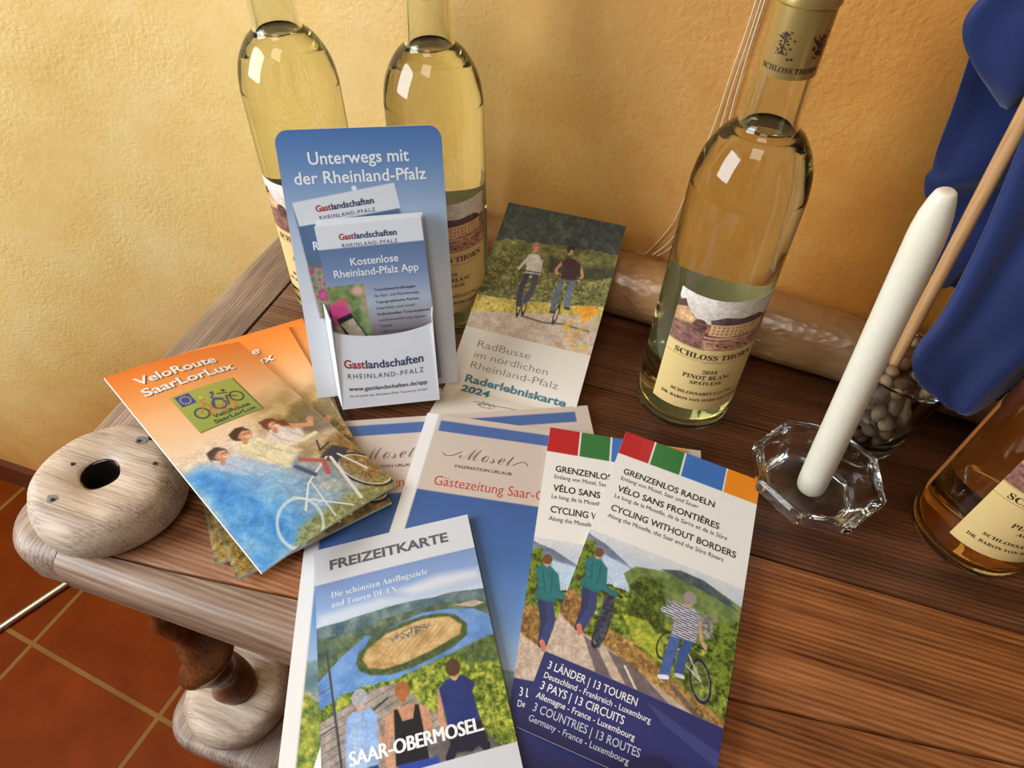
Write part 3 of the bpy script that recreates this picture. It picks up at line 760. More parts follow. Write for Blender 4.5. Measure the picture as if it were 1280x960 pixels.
# ------------------------------------------------------------------ threads hanging down the wall
m_thread = simple('white_thread', (236, 226, 204), 0.5)
def bez(pts, n=26):
    out = []
    p = [Vector(q) for q in pts]
    for i in range(len(p) - 1):
        a, b, c, d = p[max(i - 1, 0)], p[i], p[i + 1], p[min(i + 2, len(p) - 1)]
        for j in range(n):
            t = j / n; out.append(0.5 * ((2 * b) + (c - a) * t + (2 * a - 5 * b + 4 * c - d) * t * t + (3 * b - a - 3 * c + d) * t ** 3))
    out.append(p[-1]); return out
def wz(x, z): return (x, wall_y(x) - 0.0025, z)
for k, (pts, lab) in enumerate((
    ([wz(0.012, 0.42), wz(0.0052, 0.259), wz(0.0018, 0.213), wz(-0.0015, 0.168), wz(-0.011, 0.10), wz(-0.0155, 0.079), wz(-0.031, 0.047), (-0.037, 0.484, 0.0585)], 'white thread on the wall, hanging furthest from the neck of the whole-labelled bottle'),
    ([wz(0.015, 0.42), wz(0.0082, 0.259), wz(0.0048, 0.205), wz(0.003, 0.160), wz(-0.006, 0.09), wz(-0.013, 0.066), (-0.024, 0.483, 0.0585)], 'white thread on the wall, middle one of three beside the bottle neck'),
    ([wz(0.020, 0.42), wz(0.0105, 0.259), wz(0.0085, 0.20), wz(0.008, 0.15), wz(-0.002, 0.09), wz(-0.010, 0.062), (-0.020, 0.483, 0.0585)], 'white thread on the wall, hanging closest to the neck of the whole-labelled bottle'))):
    vs, fs = tube(bez(pts, 10), 0.00045, 6); o = build('thread', vs, fs, m_thread, origin=pts[-1], smooth=True); tag(o, lab, 'thread', 'threads on the wall')

# ------------------------------------------------------------------ candle in an octagonal glass holder
M_CRYSTAL = glass('clear_pressed_glass', (0.985, 0.99, 0.985), 1.5)
HC = (0.1265, 0.318)
def octo(r, z, rot=22.5 + 8): return [(HC[0] + r * math.cos(math.radians(rot + 45 * i)), HC[1] + r * math.sin(math.radians(rot + 45 * i)), z) for i in range(8)]
rings = [octo(0.0, 0.0004), octo(0.027, 0.0004), octo(0.0295, 0.002), octo(0.0305, 0.006), octo(0.0445, 0.021), octo(0.0455, 0.024), octo(0.0455, 0.031), octo(0.0440, 0.0325), octo(0.0400, 0.0325), octo(0.0388, 0.030), octo(0.0330, 0.013), octo(0.0225, 0.0105), octo(0.0145, 0.0102)]
vs = [p for r in rings[1:] for p in r]; n = 8; fs = []
for j in range(len(rings) - 2):
    for i in range(n): fs.append((j * n + i, j * n + (i + 1) % n, (j + 1) * n + (i + 1) % n, (j + 1) * n + i))
fs.append(tuple(range(n))[::-1])
# round candle socket ring and flat bottom inside
base = len(vs); k = (len(rings) - 2) * n
bm = bmesh.new(); bv = [bm.verts.new(v) for v in vs]
for f in fs: bm.faces.new([bv[i] for i in f])
c = bm.faces.new([bv[k + i] for i in range(8)])
r = bmesh.ops.inset_region(bm, faces=[c], thickness=0.0008)
bmesh.ops.recalc_face_normals(bm, faces=bm.faces)
bmesh.ops.bevel(bm, geom=list(bm.edges), offset=0.0006, segments=2, affect='EDGES')
holder = build_bm('candle_holder', bm, M_CRYSTAL, origin=(HC[0], HC[1], 0)); autosmooth(holder, 22)
tag(holder, 'octagonal clear glass candle holder on the table under the white candle', 'candle holder')
m_wax = simple('white_wax', (240, 232, 212), 0.42, sss=0.25)
ca = Vector((0.1275, 0.318, 0.0118)); cb = Vector((0.1052, 0.3095, 0.2505))
cd = (cb - ca).normalized(); cu = cd.cross(Vector((0, 1, 0))).normalized(); cv = cd.cross(cu)
Lc = (cb - ca).length; vs, fs = [], []; n = 40
prof = [(0.0, 0.0), (0.0092, 0.0), (0.0096, 0.002), (0.0098, 0.006)] + [(0.0098 - 0.0014 * t, t * (Lc - 0.026)) for t in [i / 14 for i in range(1, 15)]] + [(0.0082, Lc - 0.02), (0.0074, Lc - 0.012), (0.0060, Lc - 0.005), (0.0047, Lc - 0.001), (0.0036, Lc), (0.0, Lc - 0.0008)]
for r, s in prof:
    for i in range(n):
        t = 2 * math.pi * i / n; rr = r * (1 + 0.035 * math.cos(2 * t + 0.5) * min(1, s * 30))
        if s > Lc - 0.03: rr *= 1 - 0.16 * max(0, math.cos(t - 2.4)) * (s - Lc + 0.03) / 0.03
        vs.append(ca + cd * s + (cu * math.cos(t) + cv * math.sin(t)) * rr)
for j in range(len(prof) - 1):
    for i in range(n): fs.append((j * n + i, j * n + (i + 1) % n, (j + 1) * n + (i + 1) % n, (j + 1) * n + i))
o = build('candle', vs, fs, m_wax, origin=ca[:], smooth=True)
bm = bmesh.new(); bm.from_mesh(o.data); bmesh.ops.remove_doubles(bm, verts=bm.verts, dist=1e-5); bmesh.ops.recalc_face_normals(bm, faces=bm.faces); bm.to_mesh(o.data); bm.free()
tag(o, 'tall white unlit candle leaning slightly in the octagonal glass holder', 'candle')

# ------------------------------------------------------------------ glass of pebbles with the flag standing in it
JC = (0.165, 0.3875)
jar_o = [(0.0, 0.0006), (0.022, 0.0006), (0.0248, 0.002), (0.026, 0.005), (0.0305, 0.045), (0.0340, 0.0828), (0.0337, 0.084)]
jar_i = [(0.0323, 0.084), (0.0319, 0.0828), (0.0288, 0.045), (0.0243, 0.010), (0.022, 0.007), (0.0, 0.007)]
vs, fs = lathe(jar_o + jar_i, 56, JC)
jar = build('glass_tumbler', vs, fs, M_CRYSTAL, origin=(JC[0], JC[1], 0), smooth=True)
bm = bmesh.new(); bm.from_mesh(jar.data); bmesh.ops.remove_doubles(bm, verts=bm.verts, dist=1e-6); bmesh.ops.recalc_face_normals(bm, faces=bm.faces); bm.to_mesh(jar.data); bm.free(); autosmooth(jar, 50)
tag(jar, 'clear glass tumbler filled with pebbles, standing behind the candle', 'glass tumbler')
rs = random.Random(12)
protos = []
for k in range(5):
    bm = bmesh.new(); bmesh.ops.create_icosphere(bm, subdivisions=2, radius=0.0061)
    for v in bm.verts:
        d = v.co.normalized()
        v.co *= 0.88 + 0.10 * math.sin(3.1 * d.x + 1.7 * k) * math.cos(2.3 * d.y + k) + 0.03 * math.sin(7 * d.z + 3 * k)
        v.co.z *= 0.82; v.co.y *= 0.92
    me = bpy.data.meshes.new('pebble'); bm.to_mesh(me); bm.free(); me.polygons.foreach_set('use_smooth', np.ones(len(me.polygons), bool))
    me.materials.append(simple('pebble_stone_%d' % k, [(140, 114, 84), (168, 140, 104), (118, 96, 76), (182, 152, 116), (132, 102, 72)][k], 0.6, bump=0.4, bscale=500)); protos.append(me)
POLE = (0.1636, 0.390)
balls = []
def drop():
    best = None
    for _ in range(46):
        a = rs.uniform(0, 6.2832); rad = math.sqrt(rs.uniform(0, 1)) * 0.0255
        if rs.random() < 0.45: rad = 0.0255
        z = 0.0128
        for _ in range(3):
            rmax = 0.0243 + 0.0075 * (z - 0.010) / 0.072 - 0.0064
            q = min(rad, rmax); x, y = JC[0] + q * math.cos(a), JC[1] + q * math.sin(a)
            zz = 0.0128
            for bx, by, bz in balls:
                d2 = (x - bx) ** 2 + (y - by) ** 2
                if d2 < 0.0117 ** 2: zz = max(zz, bz + math.sqrt(0.0117 ** 2 - d2))
            z = zz
        if math.hypot(x - POLE[0], y - POLE[1]) < 0.0106: continue
        if best is None or z < best[2]: best = (x, y, z)
    return best
for i in range(185):
    p = drop()
    if p is None or p[2] > 0.082: continue
    balls.append(p)
for i, p in enumerate(balls):
    o = bpy.data.objects.new('pebble', protos[i % 5]); COL.objects.link(o); o.location = (p[0], p[1], p[2] + T)
    o.rotation_euler = (rs.uniform(-.5, .5), rs.uniform(-.5, .5), rs.uniform(0, 6.28)); s = rs.uniform(0.94, 1.04); o.scale = (s, s, s)
    tag(o, 'small grey-brown pebble among many filling the glass tumbler', 'pebble', 'pebbles in the glass tumbler')

flag = thing('hand_flag', 'blue cloth flag on a thin wooden pole standing in the pebble glass', 'flag', (POLE[0], POLE[1], 0.012))
pa = Vector((POLE[0], POLE[1], 0.0125)); pt = Vector((0.1467, 0.390, 0.255)); pb = pa + (pt - pa) * 1.62
vs, fs = tube([pa.lerp(pb, i / 10) for i in range(11)], 0.0041, 16); o = build('pole', vs, fs, W_POLE, flag); autosmooth(o)
m_cloth, nt, bs = newmat('blue_flag_cloth')
bs.inputs['Base Color'].default_value = L8(10, 36, 94); bs.inputs['Roughness'].default_value = 0.7; bs.inputs['Sheen Weight'].default_value = 0.25
tc = N(nt, 'ShaderNodeTexCoord'); nz_ = N(nt, 'ShaderNodeTexNoise'); nz_.inputs['Scale'].default_value = 900; nt.links.new(tc.outputs['Object'], nz_.inputs['Vector'])
bp_ = N(nt, 'ShaderNodeBump'); bp_.inputs['Strength'].default_value = 0.3; bp_.inputs['Distance'].default_value = 0.0005; nt.links.new(nz_.outputs['Fac'], bp_.inputs['Height']); nt.links.new(bp_.outputs[0], bs.inputs['Normal'])
def sheet_cloth(rows, nu, thick, fold):
    """rows: list of (left point, right point, bulge) from top to bottom; a hanging fold, closed as a thin double layer"""
    k = len(rows); vs, fs = [], []
    for side in (0, 1):
        for j, (a, b, bul) in enumerate(rows):
            a, b = Vector(a), Vector(b)
            for i in range(nu + 1):
                t = i / nu
                p = a.lerp(b, t)
                sft = math.sin(math.pi * t) ** 0.6 * bul
                p.y += (-sft if side == 0 else sft * 0.7 + thick) + fold(t, j / (k - 1)) * min(1, 6 * t) * min(1, 6 * (1 - t))
                vs.append(p)
    m = (nu + 1); off = k * m
    for j in range(k - 1):
        for i in range(nu):
            a = j * m + i; fs.append((a, a + m, a + m + 1, a + 1)); a += off; fs.append((a, a + 1, a + m + 1, a + m))
    for j in range(k - 1):
        a = j * m; fs.append((a, a + off, a + off + m, a + m)); a = j * m + nu; fs.append((a, a + m, a + off + m, a + off))
    for i in range(nu):
        fs.append((i, i + 1, off + i + 1, off + i)); a = (k - 1) * m + i; fs.append((a, off + a, off + a + 1, a + 1))
    return vs, fs
def spl(pts, n):
    q = bez(pts, 12); L = len(q) - 1
    return [q[min(int(round(i * L / n)), L)] for i in range(n + 1)]
NR = 40
def lobe(lpts, rpts, bul, fold, thick=0.0016, near=1):
    A, B_ = spl(lpts, NR), spl(rpts, NR)
    if near != 1: A, B_ = [[Vector((q.x * near, q.y * near, 0.41 - (0.41 - q.z) * near)) for q in Z] for Z in (A, B_)]
    rows = []
    for j in range(NR + 1):
        t = j / NR
        rows.append((A[j], B_[j], bul * min(1, math.sqrt(max(0.02, (1 - t) * 5))) ))
    return sheet_cloth(rows, 26, thick, fold)
V_, F_2 = [], []
def addc(vf):
    b = len(V_); V_.extend(vf[0]); F_2.extend([tuple(i + b for i in f) for f in vf[1]])
# long front fold: from the pole at the top down to the rounded tip above the tumbler's rim
addc(lobe([(0.128, 0.401, 0.40), (0.140, 0.398, 0.315), (0.152, 0.394, 0.25), (0.160, 0.386, 0.19), (0.160, 0.372, 0.140), (0.1535, 0.360, 0.120), (0.157, 0.354, 0.106), (0.168, 0.353, 0.0945), (0.1835, 0.354, 0.0872), (0.191, 0.356, 0.0862)],
          [(0.26, 0.402, 0.40), (0.268, 0.402, 0.315), (0.272, 0.402, 0.25), (0.272, 0.400, 0.19), (0.266, 0.392, 0.140), (0.258, 0.387, 0.12), (0.247, 0.381, 0.106), (0.230, 0.372, 0.0945), (0.208, 0.362, 0.0872), (0.197, 0.357, 0.0862)], 0.011,
          lambda t, s: 0.0048 * math.sin(7 * t + 2.2 * s) + 0.0024 * math.sin(15 * t - 4 * s) + 0.0012 * math.sin(26 * t + 9 * s), near=0.982))
# fold behind the pole
addc(lobe([(0.118, 0.424, 0.275), (0.124, 0.424, 0.24), (0.127, 0.424, 0.2165), (0.130, 0.424, 0.203), (0.129, 0.424, 0.197), (0.133, 0.424, 0.187), (0.142, 0.424, 0.175), (0.153, 0.424, 0.160), (0.164, 0.424, 0.125)],
          [(0.19, 0.432, 0.275), (0.195, 0.432, 0.24), (0.197, 0.432, 0.2165), (0.198, 0.432, 0.203), (0.198, 0.432, 0.197), (0.198, 0.430, 0.187), (0.196, 0.428, 0.175), (0.192, 0.426, 0.160), (0.180, 0.424, 0.125)], 0.005,
          lambda t, s: 0.003 * math.sin(5 * t + 9 * s)))
# rolled-over upper fold
addc(lobe([(0.125, 0.408, 0.345), (0.112, 0.408, 0.310), (0.105, 0.408, 0.292), (0.108, 0.408, 0.280), (0.119, 0.408, 0.268), (0.131, 0.410, 0.258), (0.142, 0.412, 0.249)],
          [(0.20, 0.424, 0.345), (0.20, 0.424, 0.310), (0.20, 0.424, 0.292), (0.195, 0.424, 0.280), (0.186, 0.422, 0.268), (0.174, 0.42, 0.258), (0.158, 0.418, 0.249)], 0.009,
          lambda t, s: 0.0025 * math.sin(9 * t + 3 * s)))
o = build('cloth', V_, F_2, m_cloth, flag, smooth=True); autosmooth(o, 70)
# ------------------------------------------------------------------ printed brochures: the artwork
def person(A, head, hr, hair, body, bodyc, limbs, skin=(214, 160, 128)):
    for pts, wd, c in limbs: A.put(A.line(pts, wd), c)
    A.put(A.poly(body, 0.9), bodyc)
    A.put(A.ell(head[0], head[1] + hr * .9, hr * .55, hr * .8), skin)
    A.put(A.ell(head[0], head[1], hr, hr * 1.12), hair)

def cycling_art(res):
    A = Art(105, 222.7, res, (236, 233, 228))
    for u0, u1, c in ((0, 23.6, (186, 30, 40)), (24.9, 47.4, (48, 118, 62)), (48.8, 79.6, (58, 112, 186)), (80.6, 105.5, (236, 138, 30))):
        A.put(A.box(u0, -1, u1, 21.5), c)
    ph = A.poly([(-1, 90), (106, 90), (106, 178), (-1, 178)])
    P0 = A.im.copy()
    A.put(ph, A.vgrad([(90, (214, 216, 222)), (100, (196, 204, 216)), (112, (190, 204, 222))]))
    A.put(A.wob([(0, 93), (14, 97), (30, 104), (44, 110)], 1, 8, 3) * A.box(-1, 88, 46, 122, 1), A.tex([(0, (96, 108, 138)), (1, (148, 158, 182))], 7, 4))
    A.put(A.poly([(14, 104), (32, 106), (40, 112), (44, 132), (12, 130)], 2), (188, 208, 230))
    A.put(A.poly([(30, 112), (36, 104), (52, 100), (70, 97), (86, 97), (106, 103), (106, 140), (54, 136), (38, 122)], 1), A.tex([(0, (72, 96, 54)), (.5, (104, 128, 70)), (1, (142, 152, 92))], 6, 5))
    A.put(A.poly([(52, 99), (64, 94.5), (80, 95), (96, 101), (104, 107), (86, 103), (66, 101)], 1), A.tex([(0, (52, 66, 78)), (1, (86, 104, 104))], 4, 6))
    for i in range(7): A.put(A.line([(46 + 4 * i, 108 + i), (70 + 6 * i, 120 + 1.2 * i)], .5), (152, 160, 104), .6)
    A.put(A.poly([(60, 116), (106, 118), (106, 134), (60, 128)], 2), A.tex([(0, (84, 92, 78)), (.6, (150, 150, 140)), (1, (196, 192, 180))], 2, 7))
    veg = [(0, (36, 48, 20)), (.35, (72, 92, 34)), (.6, (120, 140, 52)), (1, (190, 196, 92))]
    A.put(A.wob([(0, 126), (26, 124), (34, 122), (48, 128), (64, 132), (80, 134), (106, 126)], 3, 5, 8) * ph, A.tex(veg, 3.0, 9, 5, .7))
    A.put(A.poly([(-1, 98), (7, 97), (9, 112), (7, 134), (-1, 136)], 1.5), A.tex(veg[:3], 2.4, 10, 5, .7))
    A.put(A.poly([(36, 118), (40, 110), (48, 107), (56, 110), (60, 120), (62, 136), (56, 146), (44, 144), (38, 132)], 2), A.tex([(0, (28, 40, 18)), (.5, (66, 86, 34)), (1, (126, 144, 62))], 2.2, 12, 5, .7))
    A.put(A.poly([(90, 120), (106, 112), (106, 156), (92, 150)], 2), A.tex(veg[:3], 2.4, 13, 5, .7))
    A.put(A.poly([(36, 138), (52, 136), (64, 146), (66, 158), (48, 152)], 2), A.tex([(0, (120, 140, 40)), (1, (206, 204, 84))], 2.5, 14))
    A.put(A.poly([(-1, 134), (12, 138), (20, 148), (18, 160), (-1, 158)], 2), A.tex([(0, (84, 62, 36)), (.5, (150, 112, 66)), (1, (206, 166, 104))], 2.4, 15, 5, .7))
    A.put(A.poly([(28, 150), (46, 152), (66, 160), (86, 168), (106, 174), (106, 180), (60, 172), (30, 162)], 2), A.tex([(0, (92, 70, 40)), (.5, (160, 122, 70)), (1, (214, 178, 112))], 2.2, 16, 5, .7))
    A.put(A.poly([(-1, 152), (10, 158), (28, 160), (60, 170), (106, 182), (106, 190), (-1, 190)], 1.5), A.tex([(0, (182, 160, 144)), (1, (216, 196, 178))], 3, 17))
    A.put(A.poly([(18, 160), (26, 162), (42, 179), (32, 179)], 1), (92, 82, 92), .8)
    A.put(A.poly([(34, 163), (52, 166), (74, 178), (50, 179)], 1), (92, 82, 92), .8)
    A.put(A.line([(46, 168), (56, 179)], 1.4), (220, 204, 190)); A.put(A.line([(74, 168), (94, 180)], 3), (92, 82, 92), .7)
    # parked bicycle and the two walkers
    for e in ((27, 154, 3.4, 10), ): A.put(A.ring(e[0], e[1], e[2], e[3], .8, .1), (30, 34, 46))
    A.put(A.poly([(23, 130), (29, 128), (31, 142), (29, 164), (24, 160)], 1), A.tex([(0, (26, 30, 48)), (1, (84, 92, 120))], 1.6, 18))
    person(A, (11.0, 104.0), 3.1, (112, 76, 50), [(4, 112), (8, 108.5), (14, 108.5), (19.5, 113), (22, 124), (31, 127), (30, 129.5), (20, 128), (19, 131), (6, 131), (7, 122)], (32, 116, 122),
           [([(10, 130), (14, 144), (14, 157)], 5.0, (44, 58, 104)), ([(15, 130), (18, 142), (15, 156)], 5.2, (54, 70, 122)), ([(14, 156), (15.5, 159.5)], 3.2, (206, 120, 96)), ([(28, 127), (33, 128)], 1.6, (30, 34, 46))])
    A.put(A.line([(9, 113), (12, 124)], .7), (22, 88, 96)); A.put(A.line([(15, 112), (16, 126)], .7), (22, 88, 96))
    A.put(A.ring(66, 146, 5.2, 9, .8, .2), (42, 44, 44)); A.put(A.ring(88.6, 158, 5.6, 11.5, 1.2, -.28), (34, 36, 44)); A.put(A.ring(88.6, 158, 4.9, 10.4, .5, -.28), (120, 130, 140))
    for a in range(8): A.put(A.line([(88.6, 158), (88.6 + 5 * math.cos(a * .78 - .28), 158 + 10.8 * math.sin(a * .78 - .28))], .25), (150, 150, 140), .7)
    A.put(A.line([(66, 147), (78, 144), (88.6, 158), (78, 152), (78, 142)], .9), (190, 192, 196)); A.put(A.line([(84, 139), (92, 138)], 1.2), (34, 34, 40))
    person(A, (73.4, 110.6), 4.0, (150, 142, 140), [(57, 124), (66, 118.5), (71, 116.5), (78, 116.5), (82, 121), (82, 137), (67, 139), (67, 128), (58, 126.5)], (206, 206, 214),
           [([(70, 137), (69, 150), (68, 164)], 6.0, (72, 104, 170)), ([(78, 137), (76, 148), (76, 159)], 5.4, (58, 88, 152)), ([(66, 165.5), (70, 164)], 2.6, (226, 224, 226)), ([(75, 160.5), (78.5, 160)], 2.4, (226, 224, 226)), ([(82, 124), (85, 134), (88, 138)], 2.2, (206, 158, 124))], (206, 158, 124))
    body = A.poly([(57, 124), (66, 118.5), (71, 116.5), (78, 116.5), (82, 121), (82, 137), (67, 139), (67, 128), (58, 126.5)], .6)
    A.put(body * (np.sin(A.Y * 4.4 + .15 * A.X) > 0.1), (52, 56, 84))
    A.grain(np.clip((A.Y - 100) / 20, .35, 1) * ph, .26, 111)
    A.im = np.where((ph > .5)[..., None], A.im, P0)
    A.put(A.box(-1, 178, 106, 224), A.vgrad([(178, (44, 52, 108)), (200, (46, 54, 116)), (223, (34, 36, 76))]))
    A.put(A.poly([(62, 182), (106, 192), (106, 200), (74, 190)], 1), (78, 90, 150), .5); A.put(A.poly([(40, 223), (76, 206), (106, 214), (106, 223)], 2), (28, 30, 68), .6)
    return A
K = (28, 26, 30); WH = (236, 236, 244)
CYC_TX = [text('GRENZENLOS RADELN', 8.4, 76.5, 37.6, 5.0, K, .018), text('Entlang von Mosel, Saar und Sauer', 8.4, 66, 43.4, 3.3, K),
          text('VÉLO SANS FRONTIÈRES', 8.4, 82.5, 53.4, 5.0, K, .018), text('Le long de la Moselle, de la Sarre et de la Sûre', 8.2, 89, 59.4, 3.3, K),
          text('CYCLING WITHOUT BORDERS', 8.6, 96.5, 70.2, 5.0, (58, 56, 60), .018), text('Along the Moselle, the Saar and the Sûre Rivers', 8.2, 89, 76.4, 3.3, (58, 56, 60)),
          text('3 LÄNDER | 13 TOUREN', 4.6, 57.5, 186.8, 4.6, WH, .008), text('Deutschland - Frankreich - Luxemburg', 4.4, 66.7, 192.4, 3.4, WH, .006),
          text('3 PAYS | 13 CIRCUITS', 4.6, 53.2, 199.0, 4.6, WH, .008), text('Allemagne - France - Luxembourg', 4.0, 60.6, 204.4, 3.4, WH, .006),
          text('3 COUNTRIES | 13 ROUTES', 4.8, 65.2, 211.6, 4.6, (186, 190, 216), .008), text('Germany - France - Luxembourg', 4.4, 60.5, 217.2, 3.4, (186, 190, 216), .006)]

def leisure_art():
    A = Art(105, 222.7, 2.6, (214, 217, 226)); ph = A.box(-1, 25, 106, 143.2); P0 = A.im.copy()
    A.put(ph, A.vgrad([(25, (122, 150, 204)), (40, (140, 168, 216)), (54, (206, 218, 232))]))
    A.put(A.poly([(50, 42), (78, 38), (104, 40), (104, 46), (60, 47)], 5), (232, 232, 238), .75); A.put(A.poly([(2, 46), (40, 44), (60, 49), (2, 52)], 4), (214, 222, 236), .7)
    A.put(A.wob([(0, 53), (20, 52), (40, 51), (60, 51), (84, 52), (104, 54)], .8, 12, 31) * ph, A.tex([(0, (64, 92, 108)), (.5, (96, 122, 130)), (1, (138, 158, 150))], 7, 32, 5))
    A.put(A.wob([(0, 60), (24, 61), (40, 58), (78, 57), (104, 61)], .8, 9, 33) * ph, A.tex([(0, (58, 80, 76)), (.5, (84, 106, 88)), (1, (128, 142, 108))], 5, 34, 5))
    A.put(A.poly([(-1, 84), (14, 72), (28, 65), (32, 66), (28, 72), (44, 64), (64, 60), (80, 61.5), (96, 65), (104.5, 71), (106, 90), (96, 90), (84, 92), (48, 96), (26, 97), (-1, 108)], .8), A.tex([(0, (84, 130, 196)), (1, (122, 164, 220))], 9, 35))
    A.put(A.poly([(-1, 78), (12, 70), (26, 64.5), (28, 66), (14, 74), (-1, 86)], 1), A.tex([(0, (60, 82, 62)), (1, (120, 132, 96))], 2.5, 36, 5))
    isl = [(22, 80), (24, 74.5), (32, 69), (40, 65.6), (52, 63), (64.6, 62), (76, 63), (84, 66), (90.4, 73), (89, 80), (80, 85), (65.4, 88.6), (52, 91), (41.7, 91.6), (30, 89), (24, 85)]
    A.put(A.poly(isl, 1.2), A.tex([(0, (52, 72, 46)), (1, (98, 116, 66))], 1.8, 37, 5))
    A.put(A.poly([(26, 79), (29, 74), (41, 67.4), (64, 64), (80, 66), (87, 73), (85, 78.5), (66, 84), (50, 87), (38, 87.6), (29, 84.5)], 1.2), A.tex([(0, (176, 140, 92)), (.5, (208, 172, 120)), (1, (226, 196, 146))], 5, 38, 5))
    for i in range(9): A.put(A.line([(32 + 5 * i, 84 - .7 * i), (48 + 4.6 * i, 71 - .35 * i)], .35), (160, 128, 84), .8)
    A.put(A.ell(56, 70, 13, 2.6, -.12, 2) * (fbm(A.X.shape, 3, 39, 3) > .47), (110, 110, 104))
    A.put(A.poly([(84, 60), (98, 60), (104, 63), (96, 64)], .8), A.tex([(0, (214, 196, 180)), (1, (170, 150, 140))], 1.5, 40))
    A.put(A.wob([(0, 101), (14, 96), (26, 94), (44, 95), (56, 93), (80, 88), (106, 84)], 1.8, 4, 41) * ph, A.tex([(0, (50, 70, 30)), (.4, (104, 126, 48)), (.7, (168, 178, 70)), (1, (214, 208, 96))], 2.6, 42, 5, .7))
    A.put(A.poly([(80, 88), (106, 83), (106, 100), (86, 96)], 2), A.tex([(0, (50, 72, 44)), (1, (120, 142, 80))], 2.6, 43, 5, .7))
    deck = A.poly([(-1, 108), (30, 97), (46, 97), (60, 116), (95, 143.2), (-1, 144)], 1)
    A.put(deck, A.tex([(0, (140, 130, 124)), (1, (184, 172, 162))], 4, 44)); A.put(deck * (np.abs(((A.Y + .3 * A.X) / 4.2) % 1 - .5) < .05), (104, 96, 94))
    A.put(A.poly([(52, 128), (90, 134), (96, 143), (60, 143)], 2), (88, 82, 88), .7)
    for p in ([(5.6, 69), (10.4, 129), (11, 143)], [(22, 112), (38, 104)]): A.put(A.line(p, 1.3), (70, 70, 76))
    A.put(A.line([(0, 71), (6, 70)], .8), (70, 70, 76)); A.put(A.line([(0, 92), (6, 90)], .6), (90, 90, 96)); A.put(A.line([(0, 114), (9, 111)], .8), (70, 70, 76))
    person(A, (22.6, 99.6), 4.4, (176, 178, 186), [(14.5, 110), (18, 106.5), (28, 106.5), (31.5, 111), (31, 126), (30, 136), (13, 136), (13, 122)], (150, 184, 236), [([(30, 114), (32, 128)], 3, (204, 156, 130)), ([(18, 134), (17, 143)], 5, (60, 70, 110)), ([(27, 134), (28, 143)], 5, (52, 60, 98))])
    A.put(A.poly([(15, 118), (22, 108), (24, 136), (14, 136)], 3), (186, 210, 246), .6)
    person(A, (46.8, 101.6), 4.2, (170, 104, 62), [(37.5, 114), (41, 110), (54, 110.5), (58.5, 115), (56, 130), (56, 141), (38, 140), (39, 128)], (206, 152, 122), [([(38, 114), (35, 128), (36, 138)], 3.6, (206, 152, 122)), ([(58, 115), (60, 128)], 3.6, (198, 146, 118))])
    A.put(A.poly([(41, 111), (43, 111), (45, 118), (51, 118), (53, 111), (55, 111.5), (56, 126), (57, 140), (39, 139.5), (40, 124)], .8), (34, 34, 42)); A.put(A.ell(46.8, 105, 2.2, 3.4), (178, 110, 66)); A.put(A.poly([(40, 139), (62, 140), (62, 144), (40, 144)], 1), (46, 72, 168))
    person(A, (77.4, 96.6), 4.4, (88, 64, 52), [(67.5, 106), (72, 102.5), (82, 102), (88.5, 108), (86, 112), (88, 132), (84, 139), (70, 138), (69, 124)], (40, 56, 120), [([(68, 108), (66, 122), (68, 130)], 3.4, (206, 152, 122)), ([(72, 136), (68, 142)], 5, (34, 38, 56)), ([(84, 136), (88, 141)], 5, (34, 38, 56))])
    A.put(A.poly([(69, 128), (88, 128), (90, 138), (80, 142), (69, 140)], 1.4), (36, 38, 58))
    A.grain(np.clip((A.Y - 50) / 50, .3, 1) * A.box(-1, 50, 106, 144), .24, 112)
    A.im = np.where((ph > .5)[..., None], A.im, P0)
    return A
LEI_TX = [text('FREIZEITKARTE', 9.9, 88.6, 16.4, 6.6, (92, 94, 106), .03), text(serif('Die schonsten Ausflugsziele'), 9.8, 71.5, 35.8, 3.9, (226, 232, 244), -.004), text(serif('und Touren DE/EN'), 9.8, 50.8, 42.4, 3.9, (226, 232, 244), -.004),
          text('SAAR-OBERMOSEL.', 14.7, 88.0, 133.4, 7.2, (244, 246, 250)), text('SAAR-OBERMOSEL.', 15.1, 88.4, 133.2, 7.2, (244, 246, 250)), text('SAAR-OBERMOSEL.', 15.5, 88.8, 133.4, 7.2, (244, 246, 250))] + dots(27.1, 31.9, .28, (226, 232, 244))

